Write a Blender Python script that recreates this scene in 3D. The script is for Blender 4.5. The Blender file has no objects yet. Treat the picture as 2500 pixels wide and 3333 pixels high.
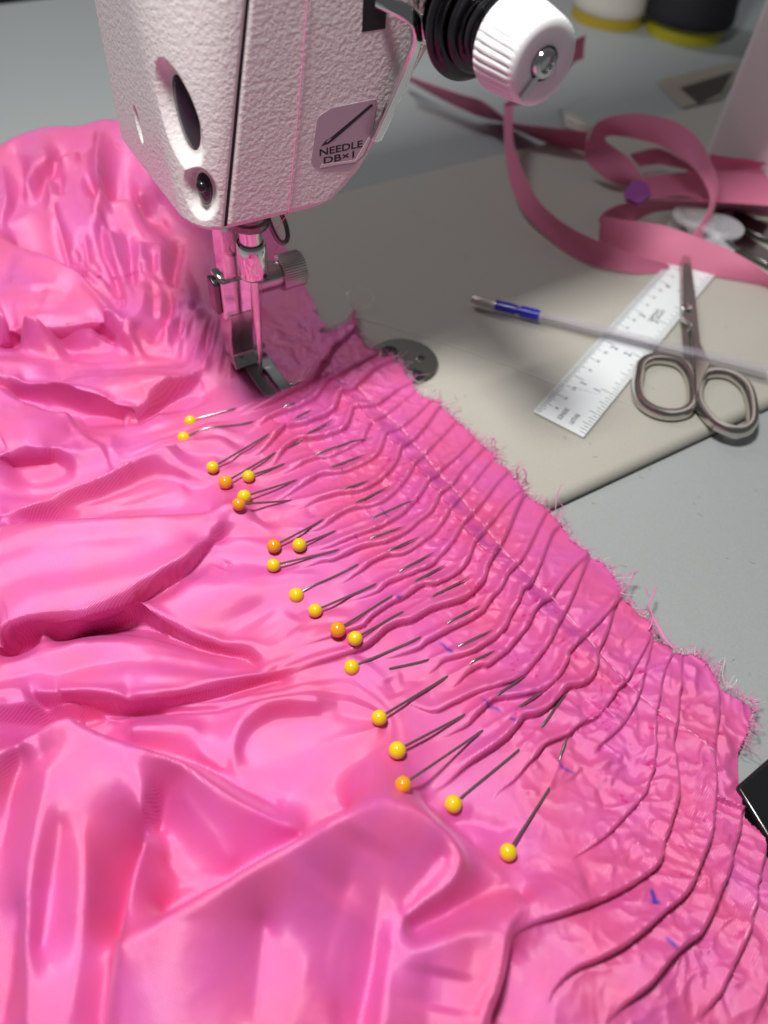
import bpy, bmesh, math, random
import numpy as np
from mathutils import Vector, Matrix

scene = bpy.context.scene
random.seed(7); RNG = np.random.RandomState(7)
MM = 0.001

# ------------------------------------------------------------------ camera
FPX, PITCH, ROLL, CAMH = 2500.0, math.radians(51), math.radians(6), 178.0   # photo focal length in pixels, mm above the bed
_fw = np.array([0, math.cos(PITCH), -math.sin(PITCH)])
_up = np.array([0, math.sin(PITCH), math.cos(PITCH)])
_rt = np.array([1.0, 0, 0])
CR = math.cos(ROLL) * _rt + math.sin(ROLL) * _up
CU = -math.sin(ROLL) * _rt + math.cos(ROLL) * _up
CF = _fw
cam_d = bpy.data.cameras.new('camera')
cam = bpy.data.objects.new('camera', cam_d)
scene.collection.objects.link(cam)
cam.matrix_world = Matrix(((CR[0], CU[0], -CF[0], 0), (CR[1], CU[1], -CF[1], 0), (CR[2], CU[2], -CF[2], CAMH * MM), (0, 0, 0, 1)))
cam_d.sensor_fit = 'VERTICAL'; cam_d.sensor_height = 36.0; cam_d.lens = 36.0 * FPX / 3333.0
cam_d.clip_start = 0.005; cam_d.clip_end = 20
cam_d.dof.use_dof = True; cam_d.dof.focus_distance = 0.197; cam_d.dof.aperture_fstop = 10.0
scene.camera = cam

# ------------------------------------------------------------------ light: a close lamp, an added far-left lamp, dim ambient, no daylight
world = bpy.data.worlds.new('World'); scene.world = world; world.use_nodes = True
bg = world.node_tree.nodes['Background']; bg.inputs[0].default_value = (0.90, 0.93, 1.0, 1); bg.inputs[1].default_value = 0.09
def area(name, loc, target, size, size_y, power, col):
    l = bpy.data.lights.new(name, 'AREA'); l.shape = 'RECTANGLE'; l.size = size; l.size_y = size_y; l.energy = power; l.color = col
    o = bpy.data.objects.new(name, l); scene.collection.objects.link(o); o.location = loc
    o.rotation_euler = (Vector(target) - Vector(loc)).to_track_quat('-Z', 'Y').to_euler(); return o
area('desk_lamp', (-0.080, 0.110, 0.43), (0.0, 0.16, 0), 0.065, 0.065, 2.1, (1.0, 1.0, 0.97))
area('far_left_lamp', (-0.42, 0.70, 0.70), (-0.08, 0.2, 0), 0.2, 0.2, 1.9, (0.94, 0.96, 1.0))  # unseen lamp added at far left to give the left folds contrast
scene.view_settings.view_transform = 'Standard'; scene.view_settings.look = 'None'
scene.view_settings.exposure = 0.05; scene.view_settings.gamma = 1.0
scene.cycles.max_bounces = 10; scene.cycles.diffuse_bounces = 5; scene.cycles.glossy_bounces = 5
scene.cycles.transmission_bounces = 8; scene.cycles.caustics_reflective = False; scene.cycles.caustics_refractive = False
scene.cycles.sample_clamp_indirect = 4.0

# ------------------------------------------------------------------ where things stand (mm on the bed plane z = 0)
C0 = np.array([0, 0, CAMH])
def P(x, y, z=0.0):
    d = CF + CR * ((x - 1250.0) / FPX) - CU * ((y - 1666.5) / FPX)
    return C0 + d * ((z - CAMH) / d[2])
def pix(X):
    d = np.asarray(X, float) - C0
    w = d @ CF
    return 1250 + FPX * (d @ CR) / w, 1666.5 - FPX * (d @ CU) / w
LD = P(2500, 1291) - P(1767, 1626); LD /= np.linalg.norm(LD)           # along the machine bed
FD = np.array([LD[1], -LD[0], 0.0])                                     # towards the operator
ORG = P(852, 1240, 2); ORG[2] = 0                                       # under the needle
def W(u, v, z): return ORG + LD * u + FD * v + np.array([0, 0, z])
ROT = Matrix(((LD[0], FD[0], 0), (LD[1], FD[1], 0), (0, 0, 1)))         # machine frame to world (mirrored: u right, v front)
TABLE_Z = -4.0

# ------------------------------------------------------------------ helpers
COL = scene.collection
def tag(o, label=None, cat=None, group=None, kind=None):
    if label: o['label'] = label
    if cat: o['category'] = cat
    if group: o['group'] = group
    if kind: o['kind'] = kind
    return o
def mesh_obj(name, verts, faces, mat=None, parent=None, smooth=True):
    me = bpy.data.meshes.new(name)
    me.from_pydata([tuple(float(c) * MM for c in v) for v in verts], [], [tuple(f) for f in faces])
    me.validate(); me.update()
    bm = bmesh.new(); bm.from_mesh(me); bmesh.ops.recalc_face_normals(bm, faces=bm.faces); bm.to_mesh(me); bm.free()
    if smooth: me.polygons.foreach_set('use_smooth', [True] * len(me.polygons))
    if mat: me.materials.append(mat)
    o = bpy.data.objects.new(name, me); COL.objects.link(o)
    if parent: o.parent = parent
    return o
def empty(name, loc):
    o = bpy.data.objects.new(name, None); COL.objects.link(o); o.empty_display_size = 0.01
    o.location = Vector([float(c) * MM for c in loc]); bpy.context.view_layer.update(); return o
def under(o, parent):                     # parent without moving
    o.parent = parent; o.matrix_parent_inverse = parent.matrix_world.inverted(); return o
class G:                                  # collects shapes into one mesh
    def __init__(s): s.v = []; s.f = []
    def add(s, vs, fs):
        n = len(s.v); s.v += [tuple(map(float, q)) for q in vs]; s.f += [tuple(i + n for i in f) for f in fs]; return s
    def lathe(s, base, axis, prof, n=40, ref=None, flute=0, fdepth=0, frange=None):
        """profile [(distance along axis, radius)] turned about an axis"""
        a = np.array(axis, float); a /= np.linalg.norm(a)
        r = np.array(ref if ref is not None else ((0, 0, 1) if abs(a[2]) < .9 else (1, 0, 0)), float); r -= a * (r @ a); r /= np.linalg.norm(r)
        q = np.cross(a, r); vs = []; fs = []
        for k, (t, rad) in enumerate(prof):
            for i in range(n):
                th = 2 * math.pi * i / n; rr = rad
                if flute and frange and frange[0] <= k <= frange[1]: rr = rad - fdepth * (0.5 + 0.5 * math.cos(th * flute)) ** 3
                vs.append(np.array(base) + a * t + (r * math.cos(th) + q * math.sin(th)) * rr)
        for k in range(len(prof) - 1):
            for i in range(n):
                j = (i + 1) % n; fs.append((k * n + i, k * n + j, (k + 1) * n + j, (k + 1) * n + i))
        fs.append(tuple(range(n))[::-1]); fs.append(tuple((len(prof) - 1) * n + i for i in range(n)))
        return s.add(vs, fs)
    def tube(s, pts, rad, n=8, cap=True):
        pts = [np.array(p, float) for p in pts]; vs = []; fs = []; up = None
        rads = rad if hasattr(rad, '__len__') else [rad] * len(pts)
        for k, p in enumerate(pts):
            t = pts[min(k + 1, len(pts) - 1)] - pts[max(k - 1, 0)]; t /= (np.linalg.norm(t) + 1e-9)
            if up is None: up = np.array([0, 0, 1.0]) if abs(t[2]) < .9 else np.array([1.0, 0, 0])
            r = up - t * (up @ t); r /= np.linalg.norm(r); q = np.cross(t, r); up = r
            for i in range(n):
                th = 2 * math.pi * i / n; vs.append(p + (r * math.cos(th) + q * math.sin(th)) * rads[k])
        for k in range(len(pts) - 1):
            for i in range(n):
                j = (i + 1) % n; fs.append((k * n + i, k * n + j, (k + 1) * n + j, (k + 1) * n + i))
        if cap: fs.append(tuple(range(n))[::-1]); fs.append(tuple((len(pts) - 1) * n + i for i in range(n)))
        return s.add(vs, fs)
    def prism(s, poly, off):
        n = len(poly); poly = [np.array(p, float) for p in poly]; off = np.array(off, float)
        vs = poly + [p + off for p in poly]
        return s.add(vs, [tuple(range(n))[::-1], tuple(range(n, 2 * n))] + [(i, (i + 1) % n, n + (i + 1) % n, n + i) for i in range(n)])
    def box(s, f, u0, u1, v0, v1, z0, z1):
        vs = [f(u, v, z) for z in (z0, z1) for v in (v0, v1) for u in (u0, u1)]
        return s.add(vs, [(0, 2, 3, 1), (4, 5, 7, 6), (0, 1, 5, 4), (2, 6, 7, 3), (0, 4, 6, 2), (1, 3, 7, 5)])
    def build(s, name, mat, parent=None, smooth=True, bevel=0, seg=3, auto=None):
        o = mesh_obj(name, s.v, s.f, mat, None, smooth)
        if bevel:
            b = o.modifiers.new('bevel', 'BEVEL'); b.width = bevel * MM; b.segments = seg; b.limit_method = 'ANGLE'; b.angle_limit = math.radians(35); b.harden_normals = False
        if smooth:
            o.data.set_sharp_from_angle(angle=math.radians(auto if auto else 40))
        if parent: under(o, parent)
        return o
def catmull(pts, sub=5):
    p = np.array(pts, float); n = len(p); out = []
    for i in range(n - 1):
        a = p[max(i - 1, 0)]; b = p[i]; c = p[i + 1]; d = p[min(i + 2, n - 1)]
        for k in range(sub):
            t = k / sub
            out.append(0.5 * ((2 * b) + (c - a) * t + (2 * a - 5 * b + 4 * c - d) * t * t + (3 * b - a - 3 * c + d) * t ** 3))
    out.append(p[-1]); return np.array(out)

# ------------------------------------------------------------------ materials
def mat(name, col, rough=.5, metal=0.0, bump=None, mottle=None, coat=0, trans=0, ior=1.5, spec=.5, emit=None, aniso=0):
    """bump = (noise scale, distance in mm, detail); mottle = (scale, colour, amount)"""
    m = bpy.data.materials.new(name); m.use_nodes = True; nt = m.node_tree; b = nt.nodes['Principled BSDF']
    b.inputs['Base Color'].default_value = (*col, 1); b.inputs['Roughness'].default_value = rough; b.inputs['Metallic'].default_value = metal
    b.inputs['Coat Weight'].default_value = coat; b.inputs['Transmission Weight'].default_value = trans; b.inputs['IOR'].default_value = ior
    b.inputs['Specular IOR Level'].default_value = spec; b.inputs['Coat Roughness'].default_value = .08; b.inputs['Anisotropic'].default_value = aniso
    tc = nt.nodes.new('ShaderNodeTexCoord')
    if bump:
        n = nt.nodes.new('ShaderNodeTexNoise'); n.inputs['Scale'].default_value = bump[0]; n.inputs['Detail'].default_value = bump[2] if len(bump) > 2 else 2
        nt.links.new(tc.outputs['Object'], n.inputs['Vector'])
        bp = nt.nodes.new('ShaderNodeBump'); bp.inputs['Strength'].default_value = 1; bp.inputs['Distance'].default_value = bump[1] * MM
        nt.links.new(n.outputs['Fac'], bp.inputs['Height']); nt.links.new(bp.outputs['Normal'], b.inputs['Normal'])
    if mottle:
        n = nt.nodes.new('ShaderNodeTexNoise'); n.inputs['Scale'].default_value = mottle[0]; n.inputs['Detail'].default_value = 5
        nt.links.new(tc.outputs['Object'], n.inputs['Vector'])
        r = nt.nodes.new('ShaderNodeValToRGB'); r.color_ramp.elements[0].position = .5 - mottle[2]; r.color_ramp.elements[1].position = .5 + mottle[2]
        r.color_ramp.elements[0].color = (*mottle[1], 1); r.color_ramp.elements[1].color = (*col, 1)
        nt.links.new(n.outputs['Fac'], r.inputs['Fac']); nt.links.new(r.outputs['Color'], b.inputs['Base Color'])
    return m
# ------------------------------------------------------------------ the gathered pink dress: one continuous sheet of cloth
def Z_(x0, y0, s): return lambda *a: [(x0 + a[i] / s, y0 + a[i + 1] / s) for i in range(0, len(a), 2)]
A = Z_(900, 1000, 3.318); B = Z_(500, 1300, 3.318); C = Z_(900, 1400, 3.318); D = Z_(1300, 1300, 3.318); E = Z_(900, 1800, 3.318)
Gz = Z_(1300, 1700, 3.318); H = Z_(1400, 2100, 2.765); I = Z_(1900, 2000, 2.765); J = Z_(1700, 2500, 2.074); K = Z_(800, 2400, 1.659)
L = Z_(0, 2200, 1.659); M = Z_(0, 1400, 1.843); N = Z_(0, 850, 2.37); O = Z_(0, 350, 2.765); Q = Z_(1500, 1700, 1.659); X = Z_(0, 0, 1.0)

# grid on the table, finer near the viewer
NR, NC = 1040, 860
ty = np.linspace(0, 1, NR); gy = -14 + 384 * (0.62 * ty + 0.38 * ty ** 2)
tx = np.linspace(0, 1, NC)
xl = -78 - 0.42 * gy; xr = np.where(gy < 130, 106, 106 - (gy - 130) * 0.72); xr = np.maximum(xr, 5)
GX = xl[:, None] + (xr - xl)[:, None] * tx[None, :]; GY = np.repeat(gy[:, None], NC, 1)

SX = np.repeat(((xr - xl) / (NC - 1))[:, None], NC, 1); SY = np.repeat(np.gradient(gy)[:, None], NC, 1); FS = 1.25
def DROPPED(x, y): return (x < 700 and y > 330) or (y > 2450 and x < 1700) or (x < 1000 and y > 1550)
# resting height of the pile (photo point, height in mm)
BASE = [(1200,1300,1.6),(1000,1200,2),(1600,1700,1.6),(1450,1500,1.4),(1950,1850,-.5),(2100,2050,-1.5),(2000,2200,.5),(2350,2300,-1.5),(2430,2500,-1.5),(1300,1700,3.5),(1100,1500,3),(1500,2100,3.5),
 (1800,2400,3.5),(2100,2650,3),(2400,3000,2),(2300,3300,3),(2480,2800,0),(900,1450,4),(900,1320,3),(700,1500,5),(700,1750,5.5),(950,2000,5),(400,1700,8),(0,1700,11),(-200,1700,12),(0,2000,10),
 (400,2100,6),(800,2250,6),(1100,2300,5),(1000,2700,8),(800,2900,13),(0,3300,17),(500,3300,17),(1000,3200,17),(1300,2700,13),
 (1500,3000,12),(1800,3300,10),(1650,2780,5),(1900,2900,5),(0,900,20),(0,600,28),(200,415,29),(330,395,30),(430,425,29),(100,1200,13),(400,1150,10),(0,1350,12),(300,1400,8),
 (500,1350,4.5),(650,1150,4),(500,900,11),(300,750,24),(450,600,25),(600,780,12),(700,900,5),(750,1050,3),(800,1200,2.4),(860,1000,2.4),(980,1050,2),(-250,600,26),(-250,1200,14),(-400,2600,20),(-300,3600,19),(1200,3700,18),(2400,3500,3),(560,560,24),(620,690,14)]
bx = [[*P(x, y, z)[:2], z] for x, y, z in BASE if not DROPPED(x, y)]
for (x, y, z) in [(-250,560,26),(0,480,28),(200,415,29),(330,395,30),(430,425,29),(520,470,26)]:
    q = P(x, y, z); bx += [[q[0] - 2, q[1] + 7, z - 3.5], [q[0] - 4, q[1] + 14, z - 12], [q[0] - 7, q[1] + 26, 0], [q[0] - 20, q[1] + 60, -3]]
bx += [[-30, 262, 2], [-45, 285, 4], [0, 250, 1], [-30, 300, 0]]
LIPS = []; ZK = 1.0
def zline(pts, zs, drop=None):
    """a crest, crease or lip of the cloth with its height along it; drop = (side, fall, run) adds the foot of a steep side"""
    zs = list(zs) if hasattr(zs, '__len__') else [zs] * len(pts)
    zs = [6 + (z - 6) * ZK for z in zs]
    if len(zs) < len(pts): zs = list(np.interp(np.linspace(0, 1, len(pts)), np.linspace(0, 1, len(zs)), zs))
    c = catmull(np.array([[*P(x, y, z)] for (x, y), z in zip(pts, zs)]), 40)
    if not drop: bx.extend(c.tolist())
    else:
        side, fall, run = drop[:3]; fall = fall if hasattr(fall, '__len__') else [fall, fall]; lean = (min(1.25 * float(np.mean(fall)), 8.0) if side < 0 else 0.0) if len(drop) < 4 else drop[3]; run = run * 1.6
        t = np.gradient(c[:, :2], axis=0); t /= np.linalg.norm(t, axis=1, keepdims=True) + 1e-9; n = np.stack([-t[:, 1], t[:, 0]], 1)
        if n.sum(0) @ np.array([-.6, 1.0]) < 0: n = -n
        f = np.interp(np.linspace(0, 1, len(c)), np.linspace(0, 1, len(fall)), fall)
        k = slice(50, -36); f = f * 1.25 * ZK
        tpr = np.clip(np.minimum(np.arange(len(c)), np.arange(len(c))[::-1]) / 45.0, 0, 1) * np.clip(f / 6.5, .3, 1.25)
        c = c.copy(); c[:, :2] -= n * side * (lean * tpr)[:, None]; bx.extend(c.tolist())
        if lean: LIPS.append((c[::12, :2].copy(), side, lean, run, tpr[::12]))
        bx.extend(np.column_stack([c[:, :2] + n * side * run, np.maximum(c[:, 2] - f, .6)])[k].tolist())
FAR, NEAR = 1, -1
# mound behind the head
zline(O(-200,420, 0,340, 120,265, 400,175, 700,165, 880,115, 1000,100, 1180,145, 1400,330), [28,29,30,30,30,31,31,30,28])
zline(O(640,1480, 880,1520, 1200,1490, 1390,1560, 1659,1660), [15,13,11,9,6])
zline(O(880,230, 870,420, 880,700, 845,1000, 850,1300), [31,30,27,21,15])
zline(O(60,1060, 250,930, 380,800, 420,680, 560,520, 740,430, 850,330), [19,20,21,22,24,26,28])
zline(O(200,640, 330,520, 560,400, 690,370), [27,28,29,29]); zline(O(430,630, 440,770, 520,980), [26,24,21])
zline(O(900,950, 1050,930, 1250,970, 1480,1070), [14.5,13.5,12.5,10]); zline(O(1000,830, 1200,800, 1400,770), [22,21,19]); zline(O(960,1060, 1130,1080, 1260,1110, 1450,1170), [17,16,15,12])
zline(O(130,420, 190,540, 240,680, 200,800, 60,1060), [27,25,23,21,19]); zline(O(0,500, 60,800, 0,1050), [27,24,20]); zline(O(690,720, 750,560, 735,300), [24,25.5,28])
# first flap
zline(N(-260,-300, 0,-160, 200,-80, 400,-5, 600,105, 800,230, 945,340), [20,19.5,18.5,17.5,16.5,15.5,14], (FAR, [5,6,6,5], 2.2))
zline(N(945,340, 988,470, 965,590), [14,11,8.5], (FAR, [5,4], 1.6))
zline(N(-200,380, 0,400, 200,432, 400,445, 600,395, 930,352), [16,16,16,15.5,15,13.8])
zline(N(-260,690, 0,650, 200,620, 500,612, 750,560, 860,556, 945,590), [9,9,9,9,9,8.5,8], (NEAR, [5,6.2,6,5], 1.6))
zline(N(-100,690, 200,665, 500,700, 800,722, 1000,700), [4,3.2,2.6,2.4,3]); zline(N(1100,690, 1320,745, 1600,745), [3.5,3.3,2.6])
# long roll
zline(N(-200,690, 0,705, 300,745, 500,790, 700,805, 1000,855, 1200,835, 1400,832, 1600,755), [7,7,6.5,6.5,6.5,6.5,6.2,5.6,4.2])
zline(N(-200,835, 0,840, 300,870, 600,912, 850,965, 1000,1010), [13,13,13,12.5,12,10.5]); zline(N(1050,925, 1200,905, 1400,865, 1590,785), [9.5,8.5,7,5])
zline(N(-260,965, 0,970, 400,990, 600,1030, 800,1072, 930,1130, 1010,1200, 1080,1160, 1160,1080, 1300,990, 1500,890, 1659,825), [9.5,9.5,9.5,9,8.5,8,6.4,6.6,6.8,6.2,5,3.6], (NEAR, [4,5,6,6,4.5,4.5,3], 1.5, 4.0))
zline(N(-260,930, 0,1000, 200,1062, 400,1112, 500,1110, 545,1180, 552,1300), [12,12,11.5,11,10.5,9,7], (FAR, [6,6,6,4], 1.8))
zline(N(-200,1300, 0,1310, 250,1350, 480,1400), [13,13,12.5,10.5])
zline(N(-260,1610, 0,1550, 200,1512, 500,1500, 580,1440), [11.5,11,10.5,9.5,8], (NEAR, [5,5.5,5,3], 1.5))
zline(N(640,1230, 850,1190, 1040,1290, 1250,1170), [2,1.5,1.6,2.2]); zline(N(680,1370, 820,1450, 880,1590), [5.5,4.5,4]); zline(N(600,1330, 740,1400, 800,1500), [7,6.6,6])
# roll up to the first pin heads
zline(M(-150,580, 0,510, 200,432, 400,338, 600,268, 800,172, 1000,80, 1150,42, 1350,30), [14,13.5,13,12.5,12,11,9.5,8,6], (FAR, [4,5,4.5,2.5], 2.2))
zline(M(-100,620, 100,575, 300,530, 500,440, 700,348, 860,297, 980,294, 1100,308, 1250,345), [9,8,7,6,5,4,3.6,3.8,4]); zline(M(940,140, 1060,120, 1250,150, 1400,190), [6,5.4,4.6,4]); zline(M(940,215, 1100,245, 1230,280), [6.8,6.2,5.4])
zline(M(600,490, 750,470, 900,415, 1100,345), [7,6.5,6,5])
# wide panel
zline(M(-200,605, 0,582, 300,542, 700,517, 1000,492, 1250,462, 1400,456), [13,13,12.8,12.5,11.5,10.5,9.5], (FAR, [4,5,5,3.5], 1.6))
zline(M(1400,456, 1470,490, 1560,560, 1659,612), [9.5,8,6.5,5], (FAR, [3,1.5], 1.4))
zline(M(-200,930, 0,900, 300,860, 600,800, 800,740, 1050,640), [16,16,15.5,14.5,13.5,11.5])
zline(M(-260,1330, 0,1232, 300,1120, 650,990, 800,932, 1000,872, 1130,822, 1235,700, 1330,600, 1400,500), [13,13,13,12,11.5,11,10.2,9.4,8.8,8.6], (NEAR, [6,5,4.5,5,4,3], 1.6))
zline(M(1120,890, 1260,925, 1450,935, 1620,880), [6.6,7.4,7.2,5.6]); zline(M(1360,760, 1500,760, 1620,720), [4.6,4.8,4.6])
zline(M(220,1172, 450,1150, 700,1085, 820,1062, 960,1142, 1150,1222, 1320,1262, 1500,1290, 1659,1302), [9.5,9.5,9,8.8,8.2,7.8,7.4,6.8,6], (NEAR, [6,7,6,4.5,3.5], 2.0, 4.5))
zline(M(700,985, 850,1010, 1000,1040, 1180,1110), [8.6,9,9.2,8.6]); zline(M(1310,1245, 1400,1160, 1620,1050), [6.8,6,5])
zline(M(-200,1400, 0,1330, 300,1255, 600,1205, 850,1185, 1000,1240, 1200,1310, 1400,1340), [1,1,1,1,1,1.4,1.8,2.4])
zline(M(-150,1660, 150,1480, 330,1350, 470,1278, 640,1270, 900,1262), [14,12,10,8.5,7.5,5])
zline(M(350,1430, 600,1400, 900,1345, 1300,1370), [10,9.2,8,6.2]); zline(M(790,1460, 815,1570), [8,7.4]); zline(M(900,1560, 1080,1460, 1120,1370), [9,8.4,7.4])
zline(M(60,1650, 300,1612, 500,1608, 800,1630, 1000,1600, 1300,1540, 1659,1440, 1850,1390), [11,10,9.5,9.5,9,8,6.6,5.6], (NEAR, [5,6,6,4.5,3], 2.0, 4.0))
zline(L(200,160, 500,175, 800,172, 1100,128, 1500,40), [4,3.2,3,3,3.2])
# foreground
ZK = 1.45
zline(L(-200,500, 0,392, 200,262, 350,212, 430,255, 600,328, 800,392, 1000,470, 1200,612, 1400,725, 1659,850), [20,20,20,20,19.5,18.5,17.5,16,14,12,9.5], (FAR, [11,13,13,11,9,6,4], 3.0))
zline(L(700,270, 900,260, 1050,270), [8,8,8]); zline(L(1720,140, 1500,130, 1360,185, 1280,270, 1262,450), [8,8.2,8.2,8,7.4]); zline(L(1720,215, 1480,225, 1360,310, 1300,430), [6,5.6,5.8,6]); zline(L(1400,500, 1560,620), [6.2,6]); zline(L(1080,420, 1180,480), [7,7])
zline(L(960,545, 870,750, 770,1050, 690,1330, 662,1420), [14,9.6,8.4,8.4,9]); zline(L(800,550, 775,800, 700,1100, 648,1400, 600,1650, 560,1950), [16.6,15.8,15.4,15.8,15.8,15.4])
zline(L(1000,640, 1150,820, 1250,980), [13.5,11.5,9.5]); zline(L(900,1000, 1000,1150), [9.6,8.6])
zline(L(335,240, 270,520, 200,850, 160,1200, 140,1900), [20.2,18.6,17.6,17,17]); zline(L(110,400, 50,700, 0,950), [17,14.2,13.6]); zline(L(330,800, 280,1100, 210,1480), [16,14.2,14.2]); zline(L(450,800, 460,1200, 380,1850), [16.4,16.2,16.2]); zline(L(110,1270, 80,1600, 20,1850), [14.6,13.6,13])
zline([*L(655,1440, 800,1352, 1000,1237, 1200,1120, 1400,997, 1620,877), *K(400,476, 600,373, 750,325)], [20,20.5,21,21.5,21.5,21,20,18.5,17], (FAR, [8,10,11,11,10,9], 3.0))
zline(K(750,325, 900,372, 1050,470, 1140,570, 1172,660), [17,16,14.8,13.8,13.4], (FAR, [9,7,6], 4.0))
zline(K(1172,660, 1110,785, 980,885, 850,1005, 788,1090, 820,1152), [13.4,13.4,13.8,14.2,14.4,14.4]); zline(K(1060,650, 960,780, 850,930), [12.2,12.4,13.2])
zline(K(820,1152, 900,1152, 1050,1092, 1250,1012, 1400,952, 1500,892, 1659,842, 1800,800), [14.4,14.4,13.6,12.4,11.2,10,8.4,7], (FAR, [1,2.5,2.5,2,1], 3.0))
zline(K(910,1060, 1050,960, 1200,890, 1330,830, 1430,810), [11.2,9.4,8.2,7.6,7.4]); zline(K(1190,580, 1300,690, 1420,795, 1500,880), [9,8.4,7.6,7])
zline(K(790,1180, 745,1350, 725,1600), [14.2,15,15.5]); zline(K(740,830, 705,1100, 680,1300, 610,1600), [14.2,12.2,11.6,11.6]); zline(K(560,800, 480,1050, 440,1300, 470,1600), [15.4,14.8,14.6,15]); zline(K(560,1180, 520,1500), [13.6,13]); zline(K(100,1000, 60,1500), [16,15.6]); zline(K(320,1230, 220,1580), [16,16.5])
zline(L(640,1450, 625,1650, 640,1950), [20,18.6,17.8]); zline(L(605,1560, 580,1750, 560,1950), [14,13.5,13])
zline(K(1540,925, 1445,1050, 1395,1300, 1335,1480, 1260,1640), [9.6,11,12,12.6,13], (NEAR, [2,4,5,5], 2.0, 2.0)); zline(K(1000,1250, 980,1600), [13,13]); zline(K(1200,1130, 1150,1500), [12.2,12.4])
bx = np.array(bx)
def blur(a, n):
    for _ in range(n):
        p = np.pad(a, 1, mode='edge'); a = (p[:-2, 1:-1] + p[2:, 1:-1] + p[1:-1, :-2] + p[1:-1, 2:] + 2 * a) / 6
    return a
def resize(c, shp):
    r = np.linspace(0, c.shape[0] - 1.0001, shp[0]); q = np.linspace(0, c.shape[1] - 1.0001, shp[1])
    r0 = r.astype(int); q0 = q.astype(int); fr = (r - r0)[:, None]; fq = (q - q0)[None, :]; r1 = np.minimum(r0 + 1, c.shape[0] - 1); q1 = np.minimum(q0 + 1, c.shape[1] - 1)
    return c[r0][:, q0] * (1 - fr) * (1 - fq) + c[r1][:, q0] * fr * (1 - fq) + c[r0][:, q1] * (1 - fr) * fq + c[r1][:, q1] * fr * fq
# taut cloth between the lines: relax a membrane, coarse to fine
rr_ = np.interp(bx[:, 1], gy, np.linspace(0, 1, NR)); a_ = np.interp(bx[:, 1], gy, xl); b_ = np.interp(bx[:, 1], gy, xr); cc_ = (bx[:, 0] - a_) / (b_ - a_)
okk = (rr_ > 0) & (rr_ < 1) & (cc_ > 0) & (cc_ < 1) & (bx[:, 1] > gy[0]) & (bx[:, 1] < gy[-1])
U = None
for n_, m_, it in ((33, 28, 300), (65, 54, 250), (130, 108, 220), (260, 215, 200), (520, 430, 160)):
    ri = np.round(rr_[okk] * (n_ - 1)).astype(int); ci = np.round(cc_[okk] * (m_ - 1)).astype(int)
    sm = np.zeros((n_, m_)); ct = np.zeros((n_, m_)); np.add.at(sm, (ri, ci), bx[okk, 2]); np.add.at(ct, (ri, ci), 1)
    fix = ct > 0; val = sm / np.maximum(ct, 1)
    U = resize(U, (n_, m_)) if U is not None else np.full((n_, m_), 6.0)
    for k_ in range(it * 2):
        soft = 1.0 if n_ < 300 else .35
        U[fix] = (1 - soft) * U[fix] + soft * val[fix]; p_ = np.pad(U, 2, mode='edge')
        n4 = p_[1:-3, 2:-2] + p_[3:-1, 2:-2] + p_[2:-2, 1:-3] + p_[2:-2, 3:-1]; dg = p_[1:-3, 1:-3] + p_[1:-3, 3:-1] + p_[3:-1, 1:-3] + p_[3:-1, 3:-1]; n8 = p_[:-4, 2:-2] + p_[4:, 2:-2] + p_[2:-2, :-4] + p_[2:-2, 4:]
        if k_ < it // 3 and n_ < 100: U = n4 / 4
        else: U = .45 * U + .55 * (.80 * (8 * n4 - 2 * dg - n8) / 20 + .20 * n4 / 4)      # stiff sheet with a little tension: rounded folds, flat sides
BZ = blur(resize(blur(U, 1), GX.shape), 5)
def cell(x, y):
    r = np.interp(y, gy, np.arange(NR)); a = np.interp(y, gy, xl); b = np.interp(y, gy, xr)
    return r, (x - a) / (b - a) * (NC - 1)
def sample(F, x, y):
    r, c = cell(x, y); r = np.clip(r, 0, NR - 1.001); c = np.clip(c, 0, NC - 1.001); r0 = int(r); c0 = int(c); a = r - r0; b = c - c0
    return F[r0, c0] * (1 - a) * (1 - b) + F[r0 + 1, c0] * a * (1 - b) + F[r0, c0 + 1] * (1 - a) * b + F[r0 + 1, c0 + 1] * a * b
def ground(x, y, F, dz=0.0):           # the point of a height field seen at a photo point
    z = 5.0
    for _ in range(25):
        q = P(x, y, z); z = 0.5 * z + 0.5 * (sample(F, q[0], q[1]) + dz)
    return P(x, y, z)

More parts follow.
